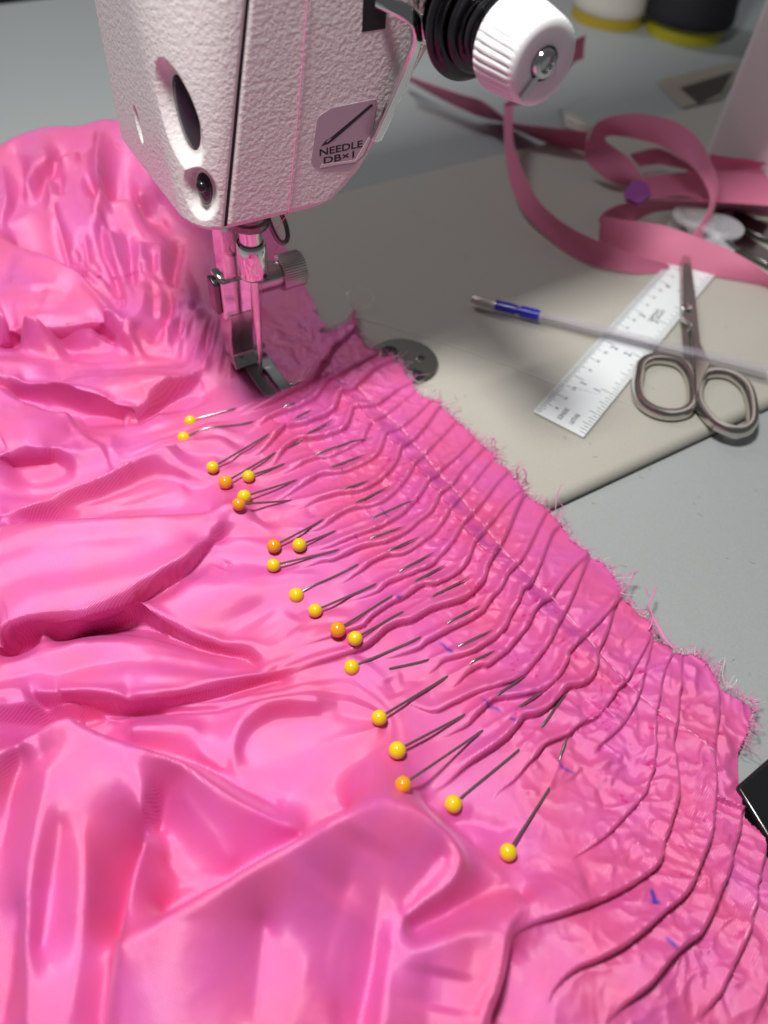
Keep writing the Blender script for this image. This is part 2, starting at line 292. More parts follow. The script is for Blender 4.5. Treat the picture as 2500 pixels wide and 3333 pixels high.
HZ = BZ.copy(); DX = np.zeros_like(HZ); DY = np.zeros_like(HZ)
def field(pts, F, dz, reach, sub=4):
    """signed distance to a line drawn on the cloth (positive on its far / left side), and position along it"""
    w_ = np.array([ground(x, y, F, dz)[:2] for x, y in pts]); return field_w(catmull(w_, sub), reach)
def field_w(c, reach):
    lo = c.min(0) - reach; hi = c.max(0) + reach
    r0 = max(int(np.searchsorted(gy, lo[1])) - 1, 0); r1 = min(int(np.searchsorted(gy, hi[1])) + 1, NR)
    if r1 <= r0: return None
    xs = GX[r0:r1]; msk = ((xs > lo[0]) & (xs < hi[0])).any(0); cc = np.where(msk)[0]
    if len(cc) == 0: return None
    sl = (slice(r0, r1), slice(cc[0], cc[-1] + 1)); gx = GX[sl]; gyy = GY[sl]
    best = np.full(gx.shape, 1e9); sd = np.zeros(gx.shape); al = np.zeros(gx.shape)
    nx_ = np.zeros(gx.shape); ny_ = np.zeros(gx.shape)
    seg = np.diff(c, axis=0); ln = np.hypot(seg[:, 0], seg[:, 1]) + 1e-9; cum = np.concatenate([[0], np.cumsum(ln)]); tot = cum[-1]
    nrm = np.stack([-seg[:, 1], seg[:, 0]], 1) / ln[:, None]
    sg = 1.0 if ((nrm * ln[:, None]).sum(0) @ np.array([-0.6, 1.0])) > 0 else -1.0
    for i in range(len(seg)):
        px_ = gx - c[i, 0]; py_ = gyy - c[i, 1]
        t = np.clip((px_ * seg[i, 0] + py_ * seg[i, 1]) / ln[i] ** 2, 0, 1)
        ex = px_ - t * seg[i, 0]; ey = py_ - t * seg[i, 1]; dd = ex * ex + ey * ey
        m = dd < best
        side = (px_ * nrm[i, 0] + py_ * nrm[i, 1]) * sg
        best = np.where(m, dd, best); sd = np.where(m, np.sign(side), sd); al = np.where(m, (cum[i] + t * ln[i]) / tot, al)
        nx_ = np.where(m, nrm[i, 0] * sg, nx_); ny_ = np.where(m, nrm[i, 1] * sg, ny_)
    return sl, np.sqrt(best) * np.where(sd == 0, 1, sd), al, tot, nx_, ny_
def ss(x): x = np.clip(x, 0, 1); return x * x * (3 - 2 * x)
def taper(al, t0, t1):
    f = np.ones_like(al)
    if t0 > 0: f = f * ss(al / t0)
    if t1 > 0: f = f * ss((1 - al) / t1)
    return f
def step(pts, Hh, Lr, r=0.8, up=1, t0=.12, t1=.15, lean=0.5, roll=0.0):
    """a folded edge: cloth stands Hh mm proud on one side of the line and sinks away over Lr mm"""
    Hh = Hh * FS; g = field(pts, HZ, Hh * .5, Lr * 4 + 4)
    if g is None: return
    sl, d, al, tot, nx_, ny_ = g; d = d * up
    tp = taper(al, t0, t1) * ((.5 + .5 * ss(al / .38)) if roll else 1.0); dp = np.maximum(d, 0)
    q = np.clip(dp / r, 0, 1); f = np.sqrt(np.clip(1 - (1 - q) ** 2, 0, 1)) * np.exp(-(dp / Lr) ** 1.3)
    sp_ = .52 * (np.abs(nx_) * SX[sl] + np.abs(ny_) * SY[sl]); lip = np.abs(d) < sp_
    f = np.where(lip, np.maximum(f, .6 * np.clip(.5 / max(r, .5), .25, 1)), f)
    if roll: f = f + roll * (np.exp(-((dp - 1.3) / .8) ** 2) - .8 * np.exp(-((dp - 3.4) / 1.3) ** 2))
    HZ[sl] += Hh * tp * np.where((d > 0) | lip, f, 0)
    snap = np.where(lip, -d, 0) * (tp > .05); DX[sl] += nx_ * up * snap; DY[sl] += ny_ * up * snap
    HZ[sl] -= 0.10 * Hh * tp * np.where((d <= 0) & ~lip, np.exp(d / (0.8 * r + .6)), 0)
    sh = lean * np.minimum(Hh, 2.5) * tp * np.where(d > 0, np.exp(-dp / (r * 1.2)), 0)
    DX[sl] -= nx_ * up * sh; DY[sl] -= ny_ * up * sh
def ridge(pts, Hh, wf, wn=None, t0=.25, t1=.25, p=1.5, sub=4):
    """a soft swell (or, with negative height, a hollow): wf = width on the far/left side, wn on the near/right side"""
    Hh = Hh * FS; wn = wn or wf; g = field(pts, HZ, max(Hh, 0), 3 * max(wf, wn), sub)
    if g is None: return
    sl, d, al, tot, _, _ = g
    HZ[sl] += Hh * taper(al, t0, t1) * np.exp(-(np.abs(d) / np.where(d > 0, wf, wn)) ** p)

for c_, side, lean, run, tpr in LIPS:                # rolled lips hang over the hollow in front of them
    sl, d, al, tot, nx_, ny_ = field_w(c_, 26); d = d * -side; tp_ = np.interp(al, np.linspace(0, 1, len(tpr)), tpr)
    k_ = lean * tp_ * np.where(d >= 0, np.exp(-(d / max(6.0, 1.5 * lean)) ** 2), np.clip(1 + d / (run + .6), 0, 1))
    DX[sl] += nx_ * side * k_; DY[sl] += ny_ * side * k_
    HZ[sl] += .6 * tp_ * np.where(d >= 0, np.exp(-((d - 1.1) / 1.1) ** 2), 0)
DX = blur(DX, 45); DY = blur(DY, 45)
# --- value noise for small wrinkles
def noise2(x, y, seed):
    rs = np.random.RandomState(seed); n = 256; ang = rs.rand(n, n) * 2 * math.pi; gxx = np.cos(ang); gyy2 = np.sin(ang)
    x0 = np.floor(x).astype(int); y0 = np.floor(y).astype(int); fx = x - x0; fy = y - y0
    def dt(ix, iy, ax, ay): return gxx[iy % n, ix % n] * ax + gyy2[iy % n, ix % n] * ay
    u = fx ** 3 * (fx * (fx * 6 - 15) + 10); v = fy ** 3 * (fy * (fy * 6 - 15) + 10)
    a = dt(x0, y0, fx, fy); b = dt(x0 + 1, y0, fx - 1, fy); c = dt(x0, y0 + 1, fx, fy - 1); d = dt(x0 + 1, y0 + 1, fx - 1, fy - 1)
    return (a * (1 - u) + b * u) * (1 - v) + (c * (1 - u) + d * u) * v

# ---------------- big folds, far to near
# upper left mound
ridge(O(450,770, 540,1100, 640,1480), -1.7, 1.8, 1.6, .2, .1)
ridge(O(540,580, 530,800), -1.2, 2)
ridge(O(740,1080, 780,1300, 800,1420, 950,1600), -1.6, 1.8)
ridge(O(670,1270, 720,1420), -1.2, 1.4)
ridge(O(890,960, 920,1250, 1010,1470, 1070,1640), -2.4, 2.0, 2.6, .1, .1)
ridge(O(960,1040, 1020,1250, 1060,1480), 1.8, 2.4)
ridge(O(1120,1030, 1170,1300, 1190,1640), -2.2, 2.2)
ridge(O(1260,1130, 1260,1350, 1270,1500), 2.4, 3)
ridge(O(1270,1330, 1280,1500), -1, 1.2)
ridge(O(1380,1300, 1370,1500), -1.2, 1.3)
ridge(O(1450,1180, 1430,1500), 1.6, 2.2)
ridge(O(1620,1150, 1560,1450, 1530,1640), -2.8, 2.2)
# gathers below the sewn seam
ridge(N(1170,130, 1190,330, 1210,480), -1.8, 1.6); ridge(N(1130,140, 1100,400, 1000,580), 1.8, 3)
ridge(N(1310,190, 1300,400, 1210,600, 1120,690), -2.2, 1.8); ridge(N(1250,220, 1240,430), 1.2, 2)
ridge(N(1410,260, 1390,480, 1320,740), -1.4, 1.5); ridge(N(1370,260, 1340,420, 1260,700), 1.2, 2)
ridge(N(1520,300, 1480,500, 1440,650), -1.0, 1.5); ridge(N(1640,380, 1590,600, 1600,740), -1.6, 1.5)
for a_, b_, c_ in (((690,1000),(655,1090),(610,1180)),((715,1010),(690,1110),(655,1210)),((742,1030),(722,1130),(700,1230)),((768,1060),(756,1150),(740,1240)),((650,985),(600,1070),(540,1150)),((610,960),(570,1030),(500,1110))):
    ridge([a_, b_, c_], 1.5, 1.3, 2.0, .2, .3)
ridge(N(680,0, 860,190, 950,300), -1.6, 1.6); ridge(N(850,0, 900,150, 940,280), -1.6, 1.5); ridge(N(1000,0, 1020,200), -1.2, 1.5)
ridge(N(1000,420, 1080,500), 1.2, 3)
ridge(N(0,130, 300,180, 500,260), 1.2, 7); ridge(N(330,160, 340,380), -.9, 4)
ridge(N(560,640, 800,640, 980,620, 1100,520), 1.0, 2.2); ridge(N(330,1085, 430,1060, 560,1065, 640,1140), 1.2, 3); ridge(N(850,1320, 870,1480, 930,1560), .9, 3)
ridge(M(1330,830, 1370,780), -.8, 2)
ridge(M(150,1600, 300,1530, 380,1510), -1.4, 4); ridge(M(1000,1050, 1300,1100, 1659,1000), -.7, 3); 
ridge(L(420,250, 500,240, 540,190), -1.2, 4); ridge(L(200,200, 330,170, 500,190, 620,210), 1.0, 4); ridge(L(230,260, 280,350, 260,520), -1.4, 4); 
ridge(K(640,480, 560,700, 470,900), -.9, 7); ridge(L(1000,1050, 870,1330), .6, 6); ridge(K(1060,1230, 1050,1500), -.8, 5)
# hem flaps at lower right
ridge(H(0,1560, 300,1560, 600,1630, 850,1650), -2.0, 3, 5)
# ---------------- pleats: from the raw edge across the tuck into the skirt
PLEATS = [
 A(860,205, 720,345, 610,440, 550,560, 480,625, 430,760, 280,860, 130,930, 0,1000) + B(1180,60, 1020,115, 860,160),
 A(1060,515, 940,580, 800,660, 660,740, 560,790, 520,840, 440,960, 300,1050, 150,1110, 0,1160) + B(1250,200, 1130,280, 960,385),
 A(1255,560, 1080,640, 960,750, 880,830, 830,880, 720,910, 680,960, 640,1080, 560,1150, 430,1210, 300,1260, 120,1290) + B(1430,290, 1350,370, 1250,480, 1130,570, 980,610, 840,600),
 A(1465,800, 1330,870, 1200,970, 1110,1040, 1000,1080, 850,1080, 825,1120, 790,1220, 740,1310, 600,1370, 430,1410, 240,1430, 140,1490) + B(1440,510, 1370,590, 1300,680, 1180,740, 1060,775),
 A(1510,900, 1350,1030, 1200,1150, 1100,1215, 1050,1240, 990,1320, 950,1420) + C(930,110, 880,150, 700,240, 540,300, 470,300, 330,340, 180,420, 0,490) + B(1220,845, 1080,870),
 A(1659,1020, 1500,1180, 1350,1300, 1250,1350, 1190,1375, 1150,1490, 1090,1600) + C(980,350, 850,410, 700,460, 600,475, 470,490, 380,540, 240,620, 130,690, 0,760) + B(1250,1120, 1080,1180),
 D(440,60, 330,230, 230,360, 140,450, 60,510, 20,530) + C(1340,230, 1310,320, 1250,420, 1150,520, 1000,620, 860,670, 700,690, 600,710, 400,770, 250,840, 120,890, 0,905),
 D(610,240, 520,340, 400,470, 290,590, 170,710) + C(1440,480, 1380,570, 1280,680, 1150,780, 1000,830, 880,845, 760,880, 640,950, 540,1020, 440,1070, 300,1080, 0,1050),
 D(790,450, 640,610, 470,750, 400,840, 320,890, 280,960, 200,1080, 100,1180, 0,1270) + C(1150,1040, 1000,1100, 860,1150, 700,1210, 560,1260, 330,1300, 150,1310),
 D(910,530, 780,670, 680,770, 610,880, 540,960, 450,1030, 410,1110, 350,1220, 200,1340, 80,1440) + C(1200,1210, 1060,1240, 900,1280, 760,1340, 600,1400, 480,1410, 200,1500, 0,1570),
 D(980,680, 860,830, 690,1040, 640,1100, 560,1190, 500,1290, 420,1400) + Gz(380,120, 330,160, 250,220, 100,320, 0,355) + C(1200,1360, 1050,1420, 940,1500) + E(860,220, 740,300, 600,350, 440,390),
 D(1160,800, 1060,910, 950,1060, 820,1220, 720,1330, 680,1375) + Gz(620,160, 560,250, 450,370, 340,480, 180,550) + E(1330,290, 1200,340, 1130,400, 1060,440, 880,490, 720,510, 520,560),
 D(1290,1010, 1150,1150, 1050,1280, 950,1400) + Gz(930,120, 840,210, 790,300, 740,430, 650,540, 500,640, 370,690, 260,690, 150,760) + E(1350,520, 1250,560, 1130,640, 1020,720, 950,800, 880,830, 700,880, 300,960, 0,985),
 D(1350,1030, 1280,1180, 1180,1420, 1090,1590) + Gz(1090,260, 1010,390, 960,480, 920,620, 860,700, 770,790, 640,860, 420,920, 300,970, 150,1060) + E(1400,750, 1300,770, 1180,830, 1050,950, 940,1020, 700,1110, 400,1190, 200,1260, 0,1310),
 D(1580,1240, 1480,1440, 1380,1640) + Gz(1300,440, 1180,560, 1130,660, 1080,750, 1030,790, 960,880, 900,970, 760,1060, 600,1140, 450,1220, 280,1310) + E(1540,1030, 1300,1100, 1100,1140, 950,1165),
 X(1818,1715) + Gz(1659,120, 1560,370, 1460,600, 1400,700, 1340,730, 1280,880, 1200,1010, 1160,1120, 1080,1210, 940,1320, 780,1410, 600,1460, 480,1490, 400,1560, 300,1620) + E(1450,1272),
 X(1910,1811, 1868,1850, 1810,1925) + Gz(1640,830, 1530,890, 1470,960, 1400,1100, 1360,1160, 1260,1280, 1160,1390, 1040,1490, 950,1550) + H(440,190, 330,260, 240,350, 150,390, 0,385),
 X(1916,1820, 1874,1923, 1843,1989, 1813,2043) + H(1050,20, 960,130, 860,250, 740,330, 600,380, 420,430, 200,530, 0,590) + E(1200,1500),
 Q(870,400, 770,520, 680,610, 590,700) + H(1250,80, 1230,160, 1160,280, 1060,380, 950,430, 740,470, 640,480, 560,500, 480,570, 400,650, 330,720, 160,800, 0,870),
 Q(840,440, 800,580, 745,700) + H(1520,110, 1500,210, 1440,310, 1350,360, 1240,380, 1150,480, 1060,570, 960,620, 850,640, 810,690, 720,800, 600,900, 480,980, 330,1080, 160,1230, 0,1320),
 I(615,90, 590,220, 500,400, 390,590, 300,680, 210,810, 110,920, 0,970) + H(1560,580, 1450,650, 1320,730, 1240,800, 1120,850, 1020,900, 960,980, 870,1080, 770,1200, 650,1290, 580,1370, 545,1470),
 I(610,290, 560,470, 520,640, 480,750, 410,900, 340,1000, 250,1090, 140,1180) + H(1560,880, 1490,960, 1440,1040),
 I(780,400, 720,530, 680,740, 650,880, 630,1050, 630,1250, 610,1420, 570,1520) + J(830,160, 760,250, 640,380, 560,460, 440,550, 330,620, 250,720),
 I(880,640, 860,850, 840,980, 810,1150, 830,1350, 840,1500) + J(1037,207, 1000,340, 950,480, 920,600, 870,690, 760,770, 600,860, 400,940, 200,1010, 0,1070, -180,1110),
 I(1230,650, 1230,880, 1190,1150, 1185,1400, 1170,1620) + J(1290,200, 1260,440, 1200,600, 1150,720, 1080,860, 940,980, 830,1080, 680,1200, 520,1290, 380,1350, 270,1440, 200,1550, 160,1750),
 J(1500,280, 1480,420, 1420,570, 1390,690, 1310,880, 1250,1020, 1180,1130, 1050,1230, 950,1340, 850,1470, 700,1600, 540,1760),
 J(1650,560, 1600,760, 1560,960, 1500,1160, 1430,1310, 1370,1430, 1320,1550, 1180,1730),
 J(1900,760, 1780,1060, 1680,1400, 1560,1760)]
FS = 1.0
PH = [1.7,1.3,1.6,1.5,.9,1.1,1.2,1.0,1.2,1.2,1.1,1.2,1.4,1.7,1.3,1.5,1.4,1.3,1.5,1.9,1.8,1.2,1.5,2.6,3.0,3.0,2.0,1.5]
for k, pl in enumerate(PLEATS):
    big = k in (13, 23, 24, 25)
    step(pl, (1.6 if k < 20 else 1.25) * PH[k], 6.5 if big else 3.4, .8 if k < 20 else .55, 1, .0, .26, .12 if k < 20 else .2, .09 if k < 20 else .02)
# tucked tape crossing the pleats
TUCK_L = A(480,640, 570,745, 700,900, 930,1120, 1040,1225, 1190,1372) + D(20,520, 170,720, 320,890, 450,1025, 560,1190, 690,1362, 840,1530) + Gz(1010,390, 1190,570, 1370,720, 1520,900) + I(300,680, 430,860, 620,1010)
TUCK_R = A(560,690, 700,800, 880,860, 1060,1050, 1200,1180, 1350,1310) + D(150,470, 280,610, 430,800, 560,930, 680,1080, 800,1230, 950,1405, 1090,1590) + Gz(1280,460, 1450,620, 1640,800) + I(170,370, 380,610, 580,790, 820,970, 1000,1080, 1190,1240)
step(TUCK_L, .45, 3.0, .4, 1, .05, .1, .3)
ridge(TUCK_R, -.35, .5, .5, .05, .05, 2, 3)
# crumples on the band
for pts, h_, w_ in [(H(1100,690, 1140,580, 1400,620), .7, 1.6), (H(1480,1130, 1600,1040, 1659,1080), .6, 1.2), (H(1520,1180, 1659,1230), .5, 1), (H(1060,950, 1150,1050, 1200,1130), .6, 1.2), (H(800,1330, 900,1300, 1000,1350), .5, 1),
   (H(860,1150, 1000,1050), .5, 1.5), (I(900,420, 1000,480, 1000,600, 980,700), 1.0, 1.2), (I(860,700, 880,600, 960,540), .9, 1.4), (I(1000,760, 1100,830, 1220,890), .8, 1.2), (I(400,420, 380,300, 350,200), -.7, 1.6),
   (I(220,390, 330,430, 450,450), .6, 1.2), (I(30,1420, 150,1330, 400,1330), .6, 1.4), (I(60,1500, 200,1440, 330,1480), .6, 1.2), (I(640,1060, 730,1080, 800,1110), .5, 1), (I(840,1000, 1000,1080, 1190,1230), .5, 1.2),
   (I(1260,1050, 1300,1200, 1380,1290), .8, 1.5), (I(1210,1350, 1300,1470, 1400,1560), 1.0, 2), (J(480,130, 540,190, 560,330), -.6, 1.2), (J(700,420, 780,520, 850,640), .8, 1.6), (J(900,480, 900,620, 960,560), .6, 1.5), (J(1050,800, 1080,700), .7, 1.8),
   (J(380,620, 560,640, 800,680), .7, 2), (D(690,800, 720,950), -.5, 1.5), (D(960,1150, 1000,1300), -.5, 1.5), (D(1060,1330, 1080,1480), -.5, 1.2), (Gz(800,300, 850,430), -.5, 1.4), (Gz(1060,960, 1050,1100), -.5, 1.3), (Gz(1280,1250, 1300,1450), -.5, 1.5), (Gz(700,520, 720,720), -.5, 1.2), (Gz(380,180, 430,260), -.4, 1.0),
   (Gz(1450,1050, 1560,1250), -.6, 2), (E(160,700, 260,600, 420,540), -.8, 2.5), (E(200,780, 300,900), .5, 2), (E(1200,1330, 1330,1560), -1.0, 2.5), (E(1300,1380, 1500,1360, 1600,1420), -.8, 2), (C(320,100, 400,220, 480,290), -.4, 1.0), (C(340,830, 410,950), -.4, 1.0), (C(500,320, 620,400), -.3, .8), (A(300,420, 340,560), .5, 1.2), (A(180,400, 250,640), -.5, 1.6)]:
    ridge(pts, h_, w_, None, .3, .3)

# pins: (head, shaft goes in) and (shaft comes out, point), photo points
PINS = [((620,1372),(669,1363),(756,1334),(937,1258),(988,1237),0,1), ((598,1425),(708,1408),(819,1375),(933,1322),(963,1310),0,1), ((692,1521),None,(872,1416),(970,1357),(1015,1333),0,0), ((734,1569),None,(892,1477),(1006,1410),(1092,1361),1,0),
 ((809,1550),None,(920,1513),(1037,1476),(1215,1420),0,0), ((795,1616),None,(960,1565),(1085,1519),(1191,1477),0,0), ((777,1641),None,(933,1631),(1130,1589),(1202,1563),1,0), ((892,1777),None,(1046,1696),(1166,1634),(1270,1581),1,0),
 ((974,1774),None,(1085,1732),(1220,1682),(1358,1628),0,0), ((890,1840),None,(1096,1792),(1214,1750),(1315,1712),0,0), ((964,1937),None,(1161,1841),(1272,1790),(1365,1746),0,0), ((1026,1987),None,(1220,1904),(1308,1856),(1414,1796),0,0),
 ((1099,2049),None,(1272,1943),(1357,1890),(1452,1836),1,0), ((1156,2078),None,(1305,1996),(1413,1939),(1528,1878),0,0), ((1144,2172),None,(1364,2078),(1464,2025),(1562,1970),0,0), ((1240,2196),(1284,2180),(1389,2150),(1500,2101),(1604,2049),0,2),
 ((1234,2336),None,(1452,2205),(1537,2156),(1611,2116),0,0), ((1293,2442),None,(1507,2330),(1626,2258),(1711,2197),0,0), ((1312,2554),None,(1563,2384),(1695,2299),(1773,2244),1,0), ((1475,2617),None,(1685,2445),(1767,2362),(1848,2249),0,0), ((1654,2774),None,(1785,2571),(1823,2466),(1847,2393),0,0)]
for hd, vis, en, ex, tp, org, hid in PINS:
    ridge([en, ((en[0] + ex[0]) / 2, (en[1] + ex[1]) / 2), ex], .55, .9, .9, .15, .15)

# small wrinkles
wu = (GX * LD[0] + GY * LD[1]); wv = (GX * FD[0] + GY * FD[1])
def ridged(x, y, s): return 1 - np.abs(noise2(x, y, s)) * 2.4
warpx = noise2(GX / 9, GY / 9, 3) * 3.0; warpy = noise2(GX / 9 + 40, GY / 9, 4) * 3.0
bandc = np.array([ground(x, y, HZ)[:2] for x, y in [(1000,1150),(1150,1350),(1400,1650),(1650,1950),(1850,2200),(2100,2350),(2250,2600),(2300,2900)]])
dist = np.full(GX.shape, 1e9)
for (cx, cy) in catmull(bandc, 6): dist = np.minimum(dist, np.hypot(GX - cx, GY - cy))
band = ss(1 - (dist - 10) / 22.0)
lowr = ss((GX - 20) / 40) * ss((150 - GY) / 50)
HZ += (0.05 + 0.30 * band + .22 * lowr) * (ridged((wu + warpx) / 7.5, (wv + warpy) / 7.0, 11) - .45) + (0.012 + 0.12 * band + .08 * lowr) * (ridged((wu + warpx) / 3.4, (wv + warpy) / 3.0, 12) - .45)
# fan of gathers running from the pins to the left
FAN = [([(860,1290),(650,1330),(400,1420),(100,1480),(-300,1520)], 0), ([(730,1405),(540,1450),(300,1590),(0,1680),(-300,1750)], 3), ([(800,1640),(540,1660),(160,1695),(-300,1735)], 5.5), ([(890,1800),(700,1770),(540,1870),(300,1960),(0,2070),(-300,2190)], 8),
 ([(960,1950),(800,2060),(600,2050),(350,2000),(120,2040),(-300,2230)], 10.5), ([(1100,2055),(900,2110),(700,2110),(400,2100),(150,2150),(-300,2320)], 12.5), ([(1150,2180),(900,2230),(540,2270),(200,2270),(-300,2440)], 15), ([(1240,2340),(1000,2290),(700,2330),(350,2330),(-300,2560)], 17.5),
 ([(690,1190),(400,1210),(0,1260),(-300,1270)], -3), ([(540,1075),(300,1110),(0,1130),(-300,1130)], -6), ([(400,990),(200,900),(0,830),(-300,760)], -9)]
fq = []
for pts, v_ in FAN: fq += [[*q, v_] for q in catmull(np.array([P(x, y, 8)[:2] for x, y in pts]), 14).tolist()]
fq = np.array(fq); ra_ = np.interp(fq[:, 1], gy, np.linspace(0, 1, NR)); ca_ = (fq[:, 0] - np.interp(fq[:, 1], gy, xl)) / (np.interp(fq[:, 1], gy, xr) - np.interp(fq[:, 1], gy, xl)); ok2 = (ca_ > 0) & (ca_ < 1); V_ = None
for n_, m_, it in ((33, 28, 300), (65, 54, 250), (130, 108, 200), (260, 215, 150)):
    ri = np.round(ra_[ok2] * (n_ - 1)).astype(int); ci = np.round(ca_[ok2] * (m_ - 1)).astype(int); sm_ = np.zeros((n_, m_)); ct_ = np.zeros((n_, m_)); np.add.at(sm_, (ri, ci), fq[ok2, 2]); np.add.at(ct_, (ri, ci), 1)
    V_ = resize(V_, (n_, m_)) if V_ is not None else np.full((n_, m_), 6.0)
    for k_ in range(it): V_[ct_ > 0] = (sm_ / np.maximum(ct_, 1))[ct_ > 0]; p_ = np.pad(V_, 1, mode='edge'); V_ = .25 * (p_[:-2, 1:-1] + p_[2:, 1:-1] + p_[1:-1, :-2] + p_[1:-1, 2:])
V_ = blur(resize(V_, GX.shape), 10)
pinrow = catmull(np.array([P(x, y, 6)[:2] for x, y in [(620,1100),(760,1380),(900,1640),(980,1800),(1150,2000),(1250,2250),(1330,2480)]]), 6)
side_ = GX - np.interp(GY, pinrow[::-1, 1], pinrow[::-1, 0]); crest = catmull(np.array([P(x, y, 15)[:2] for x, y in [(-300,2560),(0,2440),(200,2330),(400,2400),(700,2560),(1000,2710),(1250,2600)]]), 6)
reg = ss((4 - side_) / 10) * ss((GY - np.interp(GX, crest[:, 0], crest[:, 1])) / 5) * ss((258 - GY) / 40)
fanw = ss((-side_) / 60)
HZ += 1.35 * reg * ((1.6 + 1.6 * fanw) * noise2(V_ * .62 + 3.1, side_ / 130, 51) + (.7 + .5 * fanw) * noise2(V_ * 1.35, side_ / 75 + 7, 52) + .25 * (ridged(V_ * .9 + warpx * .01, side_ / 90, 53) - .5))
HZ += (.26 * band + .2 * lowr) * (np.clip(ridged((wu + warpx * 1.4) / 9.0, (wv + warpy * 1.4) / 6.5, 61), 0, 1) ** 4 - .15) + (.10 * band) * (np.clip(ridged((wu - warpy * 1.2) / 4.6, (wv + warpx) / 5.2, 62), 0, 1) ** 4 - .15)
la = GX * .985 + GY * .17; lc = -GX * .17 + GY * .985
HZ += 0.0 * (1 - band) * (ridged(la / 46 + warpx * .02, (lc + warpx) / 15, 41) - .45) * (1 - lowr)
HZ += 0.2 * noise2(GX / 22, GY / 22, 13) * (1 - band * .6) + .03 * noise2(GX / 1.3, GY / 1.3, 14) * (.4 + band)
HZ = blur(HZ, 1)
HZ = np.maximum(HZ, TABLE_Z + .25 + 0.0 * HZ)
onbed = ((GX - ORG[0]) * FD[0] + (GY - ORG[1]) * FD[1]) < 88
HZ = np.where(onbed & (((GX - ORG[0]) * LD[0] + (GY - ORG[1]) * LD[1]) > -62) & (((GX - ORG[0]) * FD[0] + (GY - ORG[1]) * FD[1]) > -101), np.maximum(HZ, .25), HZ)

# outline: raw edge on the right
EDGE = A(400,-60, 460,110, 550,200, 480,270, 560,255, 700,190, 790,150, 850,45, 868,180, 862,290, 940,340, 960,430, 1050,450, 1160,530, 1248,500, 1268,580, 1330,570, 1400,720, 1470,800, 1500,880, 1580,960, 1659,990) + D(360,0, 458,35, 440,90, 500,110, 580,200, 640,240, 700,285, 800,390, 880,470, 950,540, 1050,600, 1040,680, 1130,720, 1200,790, 1250,860, 1330,940, 1350,1010, 1430,1070, 1520,1130, 1659,1250) + X(1838,1724, 1886,1778, 1922,1808, 1958,1827, 1988,1857, 2018,1911, 2026,1941, 2048,1965, 2121,2025, 2127,2080, 2181,2104, 2193,2122, 2265,2128, 2308,2164, 2338,2212, 2362,2243, 2404,2273, 2440,2291, 2448,2330, 2442,2365, 2424,2409, 2406,2452, 2403,2506, 2406,2542, 2417,2590, 2426,2611, 2423,2645, 2452,2683, 2491,2727, 2495,2789, 2520,2850, 2600,2950)
EW = np.array([ground(x, y, HZ)[:2] for x, y in EDGE])
lead = np.array([P(x, y, 1)[:2] for x, y in [(560,300),(840,640),(900,760),(960,870)]])
ring = np.vstack([lead, EW, [[200, 60], [200, -60], [-400, -60]], [[P(x, y, z)[0] - 8, P(x, y, z)[1] + 28] for x, y, z in [(-400,600,26),(-250,560,26),(0,480,28),(200,415,29),(330,395,30),(430,425,29),(520,470,26)]]])
def inside(px_, py_, poly):
    r = np.zeros(px_.shape, bool); n = len(poly); j = n - 1
    for i in range(n):
        xi, yi = poly[i]; xj, yj = poly[j]
        c_ = ((yi > py_) != (yj > py_)) & (px_ < (xj - xi) * (py_ - yi) / ((yj - yi) if yj != yi else 1e-9) + xi); r ^= c_; j = i
    return r
jit = .35 * noise2(GX / .9, GY / .9, 21) + .5 * noise2(GX / 2.5, GY / 2.5, 22)
keep = inside(GX + jit, GY + jit, ring)
keep[:, 0] = keep[:, 1]

# dye marks: chalk-pen ink, tape tint
INK = np.zeros(GX.shape); TINT = np.zeros(GX.shape); DOT = np.zeros(GX.shape)
def mark(F, pts, wid, val):
    g = field(pts, HZ, 0, wid * 4, 3)
    if g is None: return
    sl, d, al, tot, _, _ = g; F[sl] = np.maximum(F[sl], val * np.exp(-(np.abs(d) / wid) ** 2) * taper(al, .3, .3))
for pts, w_, v_ in [(Gz(400,1290, 480,1330, 540,1390, 590,1430), .32, 1), (Gz(500,1350, 580,1420), .5, 1), (H(440,450, 510,520, 600,570, 680,640), .4, .8), (H(700,650, 790,710), .35, .9), (H(1150,1020, 1190,1100, 1330,1165), .35, .8), (C(1100,830, 1150,870, 1190,920, 1235,960), .22, .9),
     (C(690,410, 720,450), .3, .7), (C(830,1120, 860,1150, 900,1190), .3, .7), (E(1290,455, 1340,490), .45, .9), (E(395,1345, 400,1360), .25, .6), (J(865,800, 885,860, 905,930), .5, 1.2), (J(890,880, 905,925), .8, 1.2), (J(960,1130, 1000,1170, 1050,1225), .45, 1), (A(230,1190, 300,1200, 390,1215), .25, .7), (A(470,1610, 530,1620), .3, .6), (C(620,500, 660,540), .5, .4), (Gz(0,790, 20,820), .6, .8), (H(830,780, 850,800), .4, .4)]:
    mark(INK, pts, w_, v_)
tl = np.array(catmull(np.array(TUCK_L), 3)); 
mid = [((a[0] + b[0]) / 2, (a[1] + b[1]) / 2) for a, b in zip(catmull(np.array(TUCK_L), 3)[np.linspace(0, 3 * (len(TUCK_L) - 1), 40).astype(int)], catmull(np.array(TUCK_R), 3)[np.linspace(0, 3 * (len(TUCK_R) - 1), 40).astype(int)])]
mark(TINT, mid, 2.0, 1.0)
TINT *= np.clip(1.2 * noise2(GX / 5, GY / 5, 31) + .75, 0, 1)
